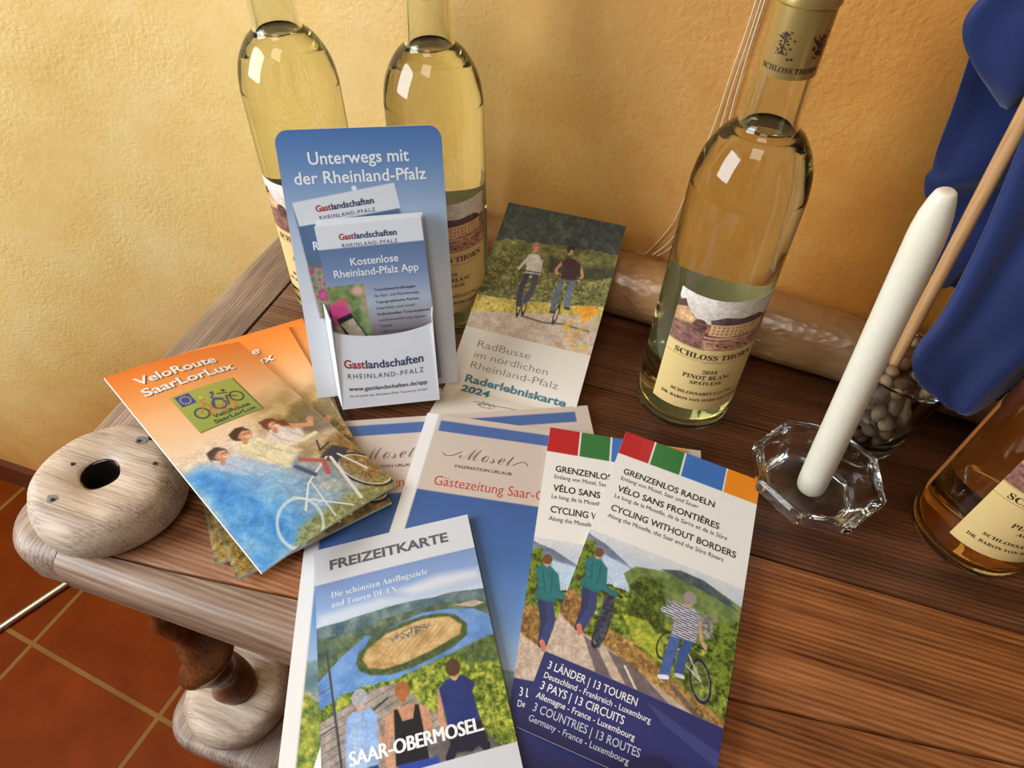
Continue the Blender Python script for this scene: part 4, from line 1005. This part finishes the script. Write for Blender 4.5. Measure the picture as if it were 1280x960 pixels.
def bus_art():
    A = Art(105, 222.7, 2.4, (216, 206, 192)); ph = A.box(-1, -1, 106, 116.5); P0 = A.im.copy()
    A.put(ph, A.tex([(0, (34, 38, 36)), (.5, (56, 62, 62)), (1, (98, 104, 94))], 4, 51, 6, .75))
    A.put(A.wob([(0, 36), (20, 33), (50, 30), (80, 27), (106, 26)], 3, 9, 52) * ph, A.tex([(0, (66, 70, 40)), (.5, (112, 112, 58)), (1, (160, 150, 88))], 5, 53, 5, .7))
    A.put(A.poly([(50, 40), (74, 44), (106, 38), (106, 58), (52, 58)], 5), A.tex([(0, (44, 46, 34)), (1, (84, 82, 52))], 4, 54, 5))
    A.put(A.wob([(0, 46), (26, 42), (34, 50), (52, 54), (78, 54), (106, 48)], 3, 6, 55) * ph, A.tex([(0, (46, 50, 28)), (.4, (92, 94, 48)), (.7, (146, 140, 76)), (1, (206, 190, 120))], 2.0, 56, 6, .75))
    A.put(A.wob([(0, 88), (40, 84), (76, 79), (106, 74)], 1.5, 6, 57) * ph, A.tex([(0, (150, 128, 50)), (.5, (196, 172, 80)), (1, (220, 202, 120))], 3, 58, 5))
    A.put(A.wob([(0, 103), (30, 97), (66, 90), (106, 82)], .5, 8, 59) * ph, A.tex([(0, (184, 160, 140)), (1, (206, 184, 164))], 6, 60))
    A.put(A.line([(42, 97), (60, 98.5), (76, 96), (98, 97)], 1.8), (94, 78, 76), .8)
    for bx, by, t in ((37.5, 90, -.1), (41.5, 88, -.1), (69, 89, .05)): A.put(A.ring(bx, by, 1.6, 7.5, .8, t), (40, 36, 38))
    person(A, (35.9, 34.6), 3.4, (196, 110, 104), [(29.0, 51), (31.5, 43.5), (35, 41), (40, 41), (44.4, 46), (45, 58.5), (33.5, 60), (33, 53)], (222, 216, 216), [([(30, 50), (27.5, 57)], 2.2, (222, 216, 216)), ([(44, 46), (46, 58)], 2.2, (216, 208, 208)), ([(36, 60), (34.5, 74), (36.5, 88)], 4.6, (58, 56, 78)), ([(43, 60), (44, 72), (41, 84)], 4.4, (68, 66, 90))])
    A.put(A.ell(36.6, 36.6, 1.7, 2.0), (206, 150, 124)); A.put(A.line([(29, 58), (47, 57)], .9), (40, 36, 38)); A.put(A.ell(39, 62, 1.2, 1), (226, 220, 230))
    person(A, (65.2, 30.6), 3.4, (46, 34, 34), [(60.5, 44), (64, 38.5), (70, 38.5), (76, 41), (78, 46), (76, 57), (64, 58), (64, 47)], (66, 34, 38), [([(61, 44), (58, 51), (60, 56)], 2.4, (204, 148, 120)), ([(78, 45), (81, 52), (79, 56)], 2.4, (204, 148, 120)), ([(66, 57), (64.5, 72), (65, 87)], 4.4, (92, 106, 128)), ([(74, 57), (74, 70), (75.5, 81)], 4.6, (104, 118, 142)), ([(64, 88), (67, 88)], 2, (60, 44, 40)), ([(75, 82), (78, 82)], 2, (60, 44, 40))])
    A.put(A.ell(66.2, 32.8, 1.7, 2.0), (206, 150, 124)); A.put(A.line([(58, 56), (81, 55)], .9), (40, 36, 38))
    for k in range(26):
        r_ = random.Random(k); u, v = 90 + r_.gauss(0, 7), 98 + r_.gauss(0, 10)
        A.put(A.ell(u, v, 2.2, 1.6, r_.random(), 3), [(206, 188, 84), (220, 150, 40), (168, 160, 72)][k % 3], .6)
    A.put(A.poly([(84, 78), (95, 75), (101, 79), (97, 85), (92, 92), (87, 84)], 3), (232, 156, 42)); A.put(A.ell(80, 97, 2.4, 2.0, 0, 2), (232, 156, 42))
    A.grain(ph, .30, 113)
    A.im = np.where((ph > .5)[..., None], A.im, P0)
    return A
GR = (112, 108, 104); TEAL = (40, 104, 118)
BUS_TX = [text('RadBusse', 14.6, 59, 131.6, 6.0, GR, -.012), text('im nördlichen', 14.6, 76, 141.0, 6.0, GR, -.012), text('Rheinland-Pfalz', 14.6, 87, 150.2, 6.0, GR, -.012),
          text('Raderlebniskarte', 13.6, 96.5, 161.8, 6.0, TEAL, .03), text('2024', 13.2, 36.8, 171.0, 6.0, TEAL, .03),
          strokes([[(27, 179), (34, 177.6), (42, 178), (54, 176.6), (62, 176.2)], [(33, 181), (35, 175), (37, 181), (38, 175.6), (41, 180), (43, 176.4), (45, 179.6)], [(31, 180), (36, 182.4), (44, 181), (40, 178), (34, 179.4), (31, 180)]], .45, (70, 62, 58))]

def news_art(res, seed=0):
    A = Art(210, 297, res, (204, 188, 176))
    A.put(A.box(-1, -1, 9.5, 298), (234, 232, 232)); A.put(A.box(9.2, -1, 10.2, 298), (196, 190, 186))
    A.put(A.box(12.2, 5.6, 199, 15.8), (72, 102, 160))
    ph = A.box(9.6, 69, 201, 290)
    P0 = A.im.copy()
    A.put(ph, A.vgrad([(69, (56, 92, 152)), (110, (66, 106, 170)), (150, (100, 140, 194)), (182, (152, 178, 208))]) * (0.97 + 0.06 * fbm(A.X.shape, 14 * res, 71)[..., None]))
    A.put(A.wob([(0, 184), (80, 180), (140, 184), (210, 178)], 4, 30, 72) * ph, A.tex([(0, (86, 116, 126)), (1, (150, 172, 176))], 12, 73, 5))
    A.put(A.wob([(0, 198), (80, 196), (140, 194), (210, 196)], 4, 20, 74) * ph, A.tex([(0, (72, 96, 82)), (.5, (124, 136, 122)), (.8, (186, 180, 170)), (1, (214, 206, 200))], 5, 75, 6, .75))
    A.put(A.wob([(0, 196), (60, 222), (120, 236), (210, 232)], 6, 20, 76) * ph, A.tex([(0, (52, 74, 32)), (.4, (106, 128, 46)), (.7, (170, 170, 66)), (1, (216, 200, 92))], 5, 77, 6, .75))
    A.put(A.poly([(9, 246), (60, 252), (90, 298), (9, 298)], 2) * ph, A.tex([(0, (126, 112, 100)), (1, (190, 176, 160))], 6, 78, 5))
    A.im = np.where((ph > .5)[..., None], A.im, P0)
    return A
def script(t): return ''.join({'M': chr(0x2133), 'o': chr(0x2134), 's': chr(0x1D4C8), 'e': chr(0x212F), 'l': chr(0x1D4C1)}[c] for c in t)
SCR = (112, 100, 98)
def swash(p0, p1, p2, n=16): return [((1 - t) ** 2 * p0[0] + 2 * t * (1 - t) * p1[0] + t * t * p2[0], (1 - t) ** 2 * p0[1] + 2 * t * (1 - t) * p1[1] + t * t * p2[1]) for t in [i / n for i in range(n + 1)]]
def news_tx():
    return [text(script('Mosel'), 33, 73.5, 38.6, 10.5, SCR, -.004), strokes([swash((20.5, 35), (24, 41), (34, 32)), swash((73, 38), (82, 30), (84, 36.5))], .7, SCR),
            text('FASZINATION URLAUB', 31.8, 73.8, 46.6, 2.6, (76, 70, 74), .012), text('Gästezeitung Saar-Obermosel', 20, 137, 63.6, 8.2, (196, 62, 62), -.004)]

def velo_art(res, dry=False):
    A = Art(105, 210, res, (240, 200, 150)); n = fbm(A.X.shape, 30 * res, 81)[..., None]
    A.im = A.vgrad([(0, (236, 122, 40)), (22, (242, 146, 70)), (60, (248, 190, 140)), (96, (246, 216, 184)), (120, (226, 214, 206))]) / 255.0 * (0.97 + .06 * n)
    A.put(A.poly([(62, 84), (106, 70), (106, 212), (60, 212)], 22), A.tex([(0, (150, 118, 72)), (.5, (190, 156, 100)), (1, (226, 196, 138))], 12, 82, 5), .85)
    A.put(A.poly([(76, 112), (92, 96), (106, 92), (106, 134), (86, 132)], 6), A.tex([(0, (96, 78, 48)), (1, (150, 124, 78))], 5, 83), .8)
    A.put(A.poly([(82, 150), (106, 140), (106, 212), (70, 212)], 8), A.tex([(0, (70, 50, 22)), (.5, (150, 108, 38)), (1, (224, 176, 72))], 3.5, 84, 6, .75), .9)
    blue = A.poly([(-2, 117), (12, 116), (22, 123), (34, 129), (50, 146), (58, 166), (70, 212), (-2, 212)], 10)  # blue window glare on the cover, put into the print colours
    A.put(blue, A.tex([(0, (40, 128, 222)), (.5, (84, 166, 238)), (1, (150, 208, 250))], 16, 85, 4)); A.put(A.poly([(36, 150), (60, 140), (84, 168), (92, 212), (44, 212)], 12), A.tex([(0, (110, 150, 190)), (.5, (160, 190, 214)), (1, (214, 224, 226))], 6, 86, 5, .7), .75)
    A.put(A.poly([(34, 198), (106, 196), (106, 212), (20, 212)], 6), A.tex([(0, (86, 92, 40)), (.5, (156, 154, 74)), (1, (214, 206, 128))], 2.5, 87, 5, .7), .8)
    if dry: A.put(A.poly([(-2, 128), (106, 120), (106, 212), (-2, 212)], 10), A.tex([(0, (52, 38, 18)), (.45, (128, 98, 44)), (1, (206, 176, 92))], 4, 88, 6, .75))
    # the three riders
    for pts, c in (([(17, 122), (24, 118), (32, 119), (42, 132), (52, 150), (40, 150), (26, 136)], (186, 206, 236)), ([(37, 120), (44, 113), (54, 115), (64, 124), (72, 142), (56, 152), (46, 138)], (244, 234, 196)),
                   ([(58, 118), (66, 112), (78, 112), (86, 118), (82, 130), (72, 136), (64, 130)], (246, 232, 226))): A.put(A.poly(pts, 3), c)
    A.put(A.line([(80, 117), (92, 122), (96, 116)], 5, 1.5), (226, 160, 112)); A.put(A.line([(60, 128), (80, 134), (90, 132)], 3.4, 1.5), (248, 236, 214))
    for (u, v, r, hair, face) in ((26, 113, 6.2, (88, 70, 78), (222, 162, 138)), (47, 105, 7.0, (74, 46, 36), (226, 160, 122)), (69, 107, 6.2, (124, 60, 36), (232, 168, 130))):
        A.put(A.ell(u, v, r, r * .9, 0, 1.4), hair); A.put(A.ell(u + 2.0, v + 2.4, r * .72, r * .68, .3, 1.4), face)
    A.put(A.poly([(72, 104), (80, 108), (80, 116), (75, 114)], 2), (124, 60, 36)); A.put(A.line([(70, 109.6), (73, 110)], .8), (250, 240, 236))
    A.put(A.poly([(14, 124), (40, 140), (60, 166), (40, 172), (20, 150)], 8), (150, 200, 246), .55)
    for (u, v, r) in ((26, 113, 6.2), (47, 105, 7.0), (69, 107, 6.2)):
        A.put(A.line([(u + 1.6, v + 1.2), (u + 3.0, v + 1.3)], .7, .6), (70, 44, 40)); A.put(A.line([(u + 4.2, v + 1.6), (u + 5.4, v + 1.9)], .7, .6), (70, 44, 40))
        A.put(A.line([(u + 1.6, v + 4.6), (u + 3.4, v + 5.2), (u + 4.6, v + 4.8)], .8, .6), (250, 240, 232)); A.put(A.ell(u - 2.4, v + 2.2, 1.1, 1.6, 0, .6), (206, 140, 112))
        A.put(A.line([(u - .5, v + 6.4), (u - 1.5, v + 9)], 3.6, 1.4), (208, 148, 116))
    for p in ([(24, 120), (30, 132), (36, 146)], [(40, 121), (48, 132), (54, 148)], [(52, 117), (56, 128), (66, 142)], [(64, 115), (66, 124), (72, 132)], [(76, 113), (76, 122), (80, 130)]):
        A.put(A.line(p, 1.0, 1.6), (150, 140, 140), .4)
    A.put(A.poly([(20, 108), (27, 106), (30, 108), (22, 112), (19, 117)], 1.2), (70, 56, 66)); A.put(A.poly([(40, 101), (47, 97.5), (53, 99), (48, 103), (41, 109)], 1.2), (62, 38, 32)); A.put(A.poly([(63, 101), (70, 100), (75, 103), (68, 104.5), (64, 113)], 1.2), (112, 54, 34))
    A.grain(np.clip((A.Y - 92) / 14, 0, 1), .26, 114)
    # bicycle
    A.put(A.ring(96, 184, 13, 22, 1.8, -.35), (52, 44, 40)); A.put(A.ring(96, 184, 11.6, 20.4, .8, -.35), (236, 226, 196))
    for a in range(12): A.put(A.line([(96, 184), (96 + 11.5 * math.cos(a * .52), 184 + 20 * math.sin(a * .52))], .35), (226, 206, 160), .7)
    A.put(A.poly([(78, 156), (92, 150), (100, 160), (84, 168)], 2), (62, 56, 60)); A.put(A.line([(86, 140), (82, 150), (92, 146)], 1.4), (40, 36, 40))
    for p, wd in (([(82, 158), (58, 172), (44, 190)], 1.5), ([(84, 160), (78, 204)], 2.4), ([(44, 176), (70, 206)], 1.2), ([(60, 172), (56, 206)], 1.0), ([(90, 160), (98, 184)], 1.6)): A.put(A.line(p, wd), (240, 242, 244))
    A.put(A.ring(36, 196, 14, 20, 1.8, .4), (226, 240, 250), .8)
    A.put(A.line([(66, 150), (78, 160), (74, 172)], 3.6, 1.5), (196, 96, 86)); A.put(A.line([(60, 154), (66, 168)], 3.4, 1.5), (80, 84, 130))
    # route badge
    A.put(A.box(26.6, 45, 75, 89, .8), (98, 104, 52)); A.put(A.box(26.4, 44.3, 73.8, 88, .6), A.vgrad([(44, (170, 178, 84)), (89, (150, 168, 84))]))
    A.put(A.box(29, 46, 39.5, 58.5), (36, 64, 160))
    for i in range(12): A.put(A.ell(34.2 + 3.4 * math.cos(i * .5236), 52.2 + 4.2 * math.sin(i * .5236), .55, .65), (246, 214, 60))
    for u, v, c in ((37, 71, (48, 56, 70)), (66, 66, (48, 56, 70)), (47, 74, (206, 110, 60)), (57, 73, (206, 110, 60)), (51.5, 68, (44, 66, 130))): A.put(A.ring(u, v, 4.6, 5.6, 1.3), c)
    for p, c in (([(37, 71), (43, 62), (47, 74)], (206, 110, 60)), ([(47, 70), (51, 60), (57, 64)], (44, 66, 130)), ([(57, 72), (60, 62), (66, 66)], (48, 56, 70)), ([(41, 60), (45, 58)], (206, 110, 60)), ([(56, 57), (62, 59)], (48, 56, 70)), ([(50, 59), (53, 56)], (44, 66, 130))): A.put(A.line(p, 1.3), c)
    for u, v, c in ((44, 55, (206, 206, 60)), (53, 54, (44, 66, 130)), (61, 55.5, (48, 56, 70))): A.put(A.ell(u, v, 1.4, 1.6), c)
    return A
def velo_tx():
    sh = (96, 64, 52); w = (250, 246, 244); out = []
    for du, dv, c in ((.7, .9, sh), (0, 0, w)):
        out += [text('VeloRoute', 14.8 + du, 75.5 + du, 20.6 + dv, 8.6, c, .022), text('SaarLorLux', 13.6 + du, 83 + du, 34.4 + dv, 8.6, c, .022)]
    return out + [text('VeloRoute', 41, 69, 80.5, 4, (44, 84, 70), .02), text('SaarLorLux', 39, 71, 86, 4, (44, 84, 70), .02)]

# ------------------------------------------------------------------ printed brochures: the things on the table
PX = M_PAPER
ART_V = velo_art(2.2); ART_V2 = velo_art(2.2, True); TX_V = velo_tx()
def velo(corners, label, thick, bow, art=None):
    f = bowed(corners, bow)
    ctr = np.mean(corners, 0)
    o = sheet('bicycle_route_brochure', f, art or ART_V, TX_V, thick, PX, M_GLOSSY, origin=(ctr[0], ctr[1], ctr[2]))
    return tag(o, label, 'brochure', 'orange bicycle route brochures')
velo([(-0.3834, 0.2849, 0.0045), (-0.3053, 0.3594, 0.0062), (-0.1604, 0.2074, 0.0068), (-0.2386, 0.1329, 0.0064)], 'lowest of three orange cycle route brochures, sticking out towards the back', 0.0024, lambda a, b: 0 * a, ART_V2)
velo([(-0.3801, 0.2613, 0.0078), (-0.3114, 0.3446, 0.0090), (-0.1494, 0.2110, 0.0098), (-0.2181, 0.1277, 0.0094)], 'middle of three orange cycle route brochures, its lower corner peeping out', 0.0024, lambda a, b: 0 * a, ART_V2)
VELO1 = [(-0.3721, 0.2164, 0.052), (-0.3311, 0.3063, 0.018), (-0.1503, 0.2237, 0.0135), (-0.1888, 0.1255, 0.042)]
velo(VELO1, 'topmost orange cycle route brochure, one side propped on the wooden disc', 0.0016, lambda a, b: 0.003 * np.sin(np.pi * a) )

ART_N = news_art(1.3); TX_N = news_tx()
def news(c, label, thick, bow, org):
    o = sheet('guest_newspaper', bowed(c, bow), ART_N, TX_N, thick, PX, M_MATT, origin=org)
    return tag(o, label, 'newspaper', 'guest newspapers')
news([(-0.2344, 0.2604, 0.0044), (-0.0423, 0.3454, 0.0044), (0.0779, 0.0738, 0.0044), (-0.1142, -0.0112, 0.0044)], 'lower guest newspaper, its script title half hidden under the brochures', 0.0022, lambda a, b: 0 * a, (-0.078, 0.167, 0.0022))
news([(-0.1582, 0.2947, 0.0074), (0.0493, 0.3274, 0.0074), (0.0954, 0.0340, 0.0074), (-0.1120, 0.0014, 0.0074)], 'upper guest newspaper with blue bar, full script title and red headline', 0.0026, lambda a, b: 0 * a, (-0.031, 0.164, 0.0048))
FRE = [(-0.1806, 0.1597, 0.0118), (-0.0957, 0.2176, 0.0118), (0.0214, 0.0266, 0.0118), (-0.0671, -0.0284, 0.0118)]
o = sheet('leisure_map', bowed(FRE, lambda a, b: 0.0008 * np.sin(np.pi * a)), leisure_art(), LEI_TX, 0.0022, PX, M_GLOSSY, origin=(-0.08, 0.094, 0.0096))
tag(o, 'folded leisure map showing three people above a river bend, lying on the newspapers', 'map')
ART_C = cycling_art(2.6)
def cyc(c, label, thick, bow, tx=CYC_TX):
    o = sheet('cycling_leaflet', bowed(c, bow), ART_C, tx, thick, PX, M_GLOSSY, origin=tuple(np.mean(c, 0)))
    return tag(o, label, 'leaflet', 'cycling leaflets')
cyc([(-0.0635, 0.3107, 0.0092), (0.0385, 0.3235, 0.0092), (0.0770, 0.0965, 0.0092), (-0.0250, 0.0805, 0.0092)], 'cycling leaflet with coloured squares, half covered by the leaflet to its right', 0.0008, lambda a, b: 0 * a, CYC_TX[:8])
GRE = [(-0.0075, 0.3242, 0.0110), (0.0932, 0.3116, 0.0110), (0.0840, 0.0936, 0.0110), (-0.0228, 0.1018, 0.0110)]
cyc(GRE, 'uppermost cycling leaflet with four coloured squares, lying partly on the bare planks', 0.0007, lambda a, b: 0.0012 * np.sin(np.pi * a) * (0.3 + b))

# flyer whose foot lies under the newspapers and whose head leans on the roll of film
_ry = [(0.0, 0.479, 0.0845), (165.7, 0.335, 0.0025), (222.7, 0.279, 0.0012)]
def bus_map(u, v, l, w, h):
    t = np.clip((v - 150) / 30, 0, 1); t = t * t * (3 - 2 * t)
    ya = 0.479 - v / 165.7 * 0.144; za = 0.0845 - v / 165.7 * 0.082
    yb = 0.335 - (v - 165.7) * 0.001; zb = 0.0012 + 0 * v
    y = np.where(v < 150, ya, ya * (1 - t) + yb * t); z = np.where(v < 150, za, np.maximum(za, 0.0012) * (1 - t) + zb * t)
    z = z + 0.0025 * np.sin(np.pi * np.clip(v / 165, 0, 1)) * 0
    a = u / w; b = np.clip(v / h, 0, 1)
    x = (-0.154 * (1 - a) - 0.050 * a) * (1 - b) + (-0.160 * (1 - a) - 0.050 * a) * b
    dn = np.stack([0 * u, np.where(v < 160, -0.495, -0.1), np.where(v < 160, 0.869, 0.99)], -1)
    return np.stack([x, y, z], -1) + dn * (np.asarray(l) * np.ones_like(u))[:, None]
o = sheet('bus_flyer', bus_map, bus_art(), BUS_TX, 0.0008, PX, M_MATT, origin=(-0.105, 0.38, 0.02))
tag(o, 'flyer showing two cyclists on a road, leaning against the film roll', 'flyer')

# ------------------------------------------------------------------ cardboard brochure stand with its leaflets
PAN = np.array([(-0.26817, 0.33822, 0.198), (-0.17048, 0.38226, 0.198), (-0.14669, 0.33076, 0.0100), (-0.24430, 0.27802, 0.0100)])
st = thing('brochure_stand', 'blue and white cardboard brochure stand with a rounded top and front pocket', 'brochure stand', (-0.20, 0.31, 0.0096))
pu = (PAN[1] - PAN[0]); pu /= np.linalg.norm(pu); pv = (PAN[3] - PAN[0]); pv /= np.linalg.norm(pv); pn = np.cross(pu, pv); pn = -pn if pn[1] > 0 else pn; pn /= np.linalg.norm(pn)
PW, PH = 112.0, 198.0
pan0 = flatmap(PAN)
def pan_map(u, v, l, w, h):
    r = 9.0
    ins = np.where(v < r, r - np.sqrt(np.maximum(r * r - (r - v) ** 2, 0)), 0)
    return pan0(ins + u / w * (w - 2 * ins), v, l, w, h)
def panel_art():
    A = Art(PW, PH, 1.8, (220, 226, 236))
    A.im = A.vgrad([(0, (78, 118, 178)), (24, (112, 146, 194)), (60, (176, 194, 220)), (105, (218, 224, 234)), (PH, (228, 231, 238))]) / 255.0
    A.put(A.poly([(5.5, 48), (77.5, 37.5), (84, 92), (20, 140), (14, 132)], 3.5), (120, 136, 164), .55)
    fl = A.poly([(4.6, 46.2), (76.6, 36), (86, 130), (12.5, 131)]); P0 = A.im.copy()
    A.put(fl, A.vgrad([(36, (92, 116, 156)), (80, (88, 112, 152)), (95, (96, 112, 120)), (110, (150, 84, 130)), (131, (90, 70, 84))]))
    A.put(A.poly([(9, 92), (40, 92), (40, 131), (12, 131)], 3), A.tex([(0, (84, 104, 70)), (.45, (160, 160, 130)), (.6, (176, 72, 126)), (1, (210, 110, 160))], 8, 91))
    A.put(A.poly([(4.6, 46.2), (76.6, 36), (79.4, 53.5), (7.2, 62.5)]), (224, 228, 236))
    A.put(A.ell(48.5, 38.5, 1.8, 1.8), (236, 240, 246))
    return A
LB = (44, 62, 104); LR = (176, 44, 58)
def place(items, u, v, rot):
    c, q = math.cos(rot), math.sin(rot)
    return [(np.stack([u + uv[:, 0] * c - uv[:, 1] * q, v + uv[:, 0] * q + uv[:, 1] * c], -1), t, rgb) for uv, t, rgb in items]
def gast(wd, k=1.0):
    a = text('Gast', 0, .262 * wd, 0, .105 * wd, LR, .026); b = text('landschaften', .27 * wd, wd, 0, .105 * wd, LB, .022)
    return [a, b, text('RHEINLAND-PFALZ', .03 * wd, .99 * wd, .135 * wd, .065 * wd, LB, 0.0, space=1.3)]
ptx = [text('Unterwegs mit', 20.1, 88.5, 22.0, 8.0, (240, 244, 250), .012), text('der Rheinland-Pfalz', 8.8, 99.4, 34.4, 8.0, (240, 244, 250), .012)] + place(gast(41), 20.4, 53.2, -.10) + [text('R', 14.6, 19, 79.5, 6, (232, 236, 244), .02)]
sheet('back_panel', pan_map, panel_art(), ptx, 0.0014, PX, M_GLOSSY, st)
# pocket: front, two sides and a floor, one folded card
PF = np.array([(-0.2273, 0.2946, 0.0724), (-0.1616, 0.3255, 0.0752), (-0.1532, 0.3078, 0.0103), (-0.2200, 0.2739, 0.0102)])
m_card2 = simple('white_card', (230, 232, 238), 0.5)
def pocket():
    f = flatmap(PF); Wp, Hp = 76.0, 58.0
    A = Art(Wp, Hp, 1.4, (229, 231, 238))
    def fm(u, v, l, w, h):
        sag = 6.0 * np.sin(np.pi * np.clip(u / w, 0, 1)) ** 0.7
        return f(u, np.minimum(sag + v / h * (h - sag), h), l, w, h)
    tx = place(gast(61), 5.2, 25.4, 0) + [text('www.gastlandschaften.de/app', 6.5, 67.5, 43.4, 3.4, K, .012), text('Ein Produkt der Rheinland-Pfalz Tourismus GmbH', 7, 67, 48.6, 1.9, (84, 88, 104), 0)]
    return sheet('pocket_front', fm, A, tx, 0.001, m_card2, M_MATT, st)
pocket()
bm = bmesh.new()
def quad_plate(a, b, c, d, t):
    a, b, c, d = [Vector(q) for q in (a, b, c, d)]
    n = (b - a).cross(d - a).normalized() * t
    v1 = [bm.verts.new(q) for q in (a, b, c, d)]; v2 = [bm.verts.new(q + n) for q in (a, b, c, d)]
    bm.faces.new(v1); bm.faces.new(v2[::-1])
    for i in range(4): bm.faces.new((v1[i], v2[i], v2[(i + 1) % 4], v1[(i + 1) % 4]))
def panpt(u, v, l=0.0): return PAN[0] + pu * u * .001 + pv * v * .001 + pn * l
quad_plate(PF[0] + [0, 0, .010], PF[3], panpt(16, 197), panpt(15, 120), 0.0008)
quad_plate(PF[1] + [0, 0, .006], panpt(95, 118), panpt(95, 197), PF[2], 0.0008)
quad_plate(PF[3], PF[2], panpt(97, 197.5), panpt(16, 197.5), 0.0008)
bmesh.ops.recalc_face_normals(bm, faces=bm.faces)
build_bm('pocket_side', bm, m_card2, st)
def app_art():
    A = Art(75, 130, 2.0, (226, 230, 238))
    A.put(A.box(-1, 17, 76, 131), A.vgrad([(17, (100, 124, 166)), (38, (124, 146, 184)), (60, (178, 188, 206)), (76, (150, 146, 156)), (84, (120, 108, 116))]))
    A.put(A.box(-1, 45, 27, 131, 1.2), A.tex([(0, (84, 112, 64)), (.4, (132, 152, 96)), (.7, (176, 160, 140)), (1, (206, 190, 170))], 9, 101))
    A.put(A.ell(5, 67, 9, 9, 0, 4), (206, 70, 138)); A.put(A.ell(9, 58, 4, 3, 0, 3), (216, 92, 120)); A.put(A.ell(22, 50, 5, 4, 0, 4), (222, 180, 160))
    A.put(A.poly([(3, 71), (14, 67), (26, 92), (12, 98)], .8), (34, 32, 40)); A.put(A.poly([(5, 75), (15, 71), (22, 86), (13, 90)], .6), A.tex([(0, (170, 150, 130)), (1, (214, 204, 186))], 3, 102))
    return A
ATX = place(gast(41), 15.5, 11.0, 0) + [text('Kostenlose', 20.5, 55, 30.4, 5.6, (236, 240, 248), .012), text('Rheinland-Pfalz App', 7.2, 68.6, 38.6, 5.6, (236, 240, 248), .012)]
for i, s_ in enumerate(('Tourenbeschreibungen', 'für Rad- und Wanderwege', 'Topographische Karten', 'interaktiv und mobil', 'Individueller Tourenplaner', 'und Routenführung eigener', 'Touren', 'Offlinekartendownload')):
    ATX.append(text(s_, 33.5, 33.5 + 1.42 * len(s_) * (1.0 if i % 2 else 1.08), 51.5 + 4.9 * i, 2.1, (70, 72, 92), .012 if i % 2 == 0 else 0))
ART_A = app_art()
_fc = np.array([(-0.2535, 0.3185, 0.137), (-0.1825, 0.3565, 0.137), (-0.2323, 0.2965, 0.064)])
fo = panpt(18.0, 66.0); 
for i, (du, dv, dl, da) in enumerate(((1.2, -3.0, 0.0035, -0.030), (0.5, -1.6, 0.0058, -0.042), (0.0, 0.0, 0.0081, -0.050))):
    o0 = panpt(18.4 + du, 61.0 + dv, dl)
    uu = pu * math.cos(da) + pv * math.sin(da); vv = pv * math.cos(da) - pu * math.sin(da)
    c = [o0, o0 + uu * .0720, o0 + uu * .0735 + vv * .126, o0 + vv * .126]
    o = sheet('app_leaflet', flatmap(c), ART_A if i == 2 else Art(75, 130, 0.5, (226, 230, 238)), ATX if i == 2 else [], 0.0012, PX, M_GLOSSY, origin=tuple(np.mean(c, 0)))
    tag(o, ['rearmost app leaflet in the stand pocket, only its white top edge showing', 'app leaflet in the stand pocket, just behind the front one', 'front app leaflet in the pocket of the blue brochure stand'][i], 'leaflet', 'app leaflets in the stand')
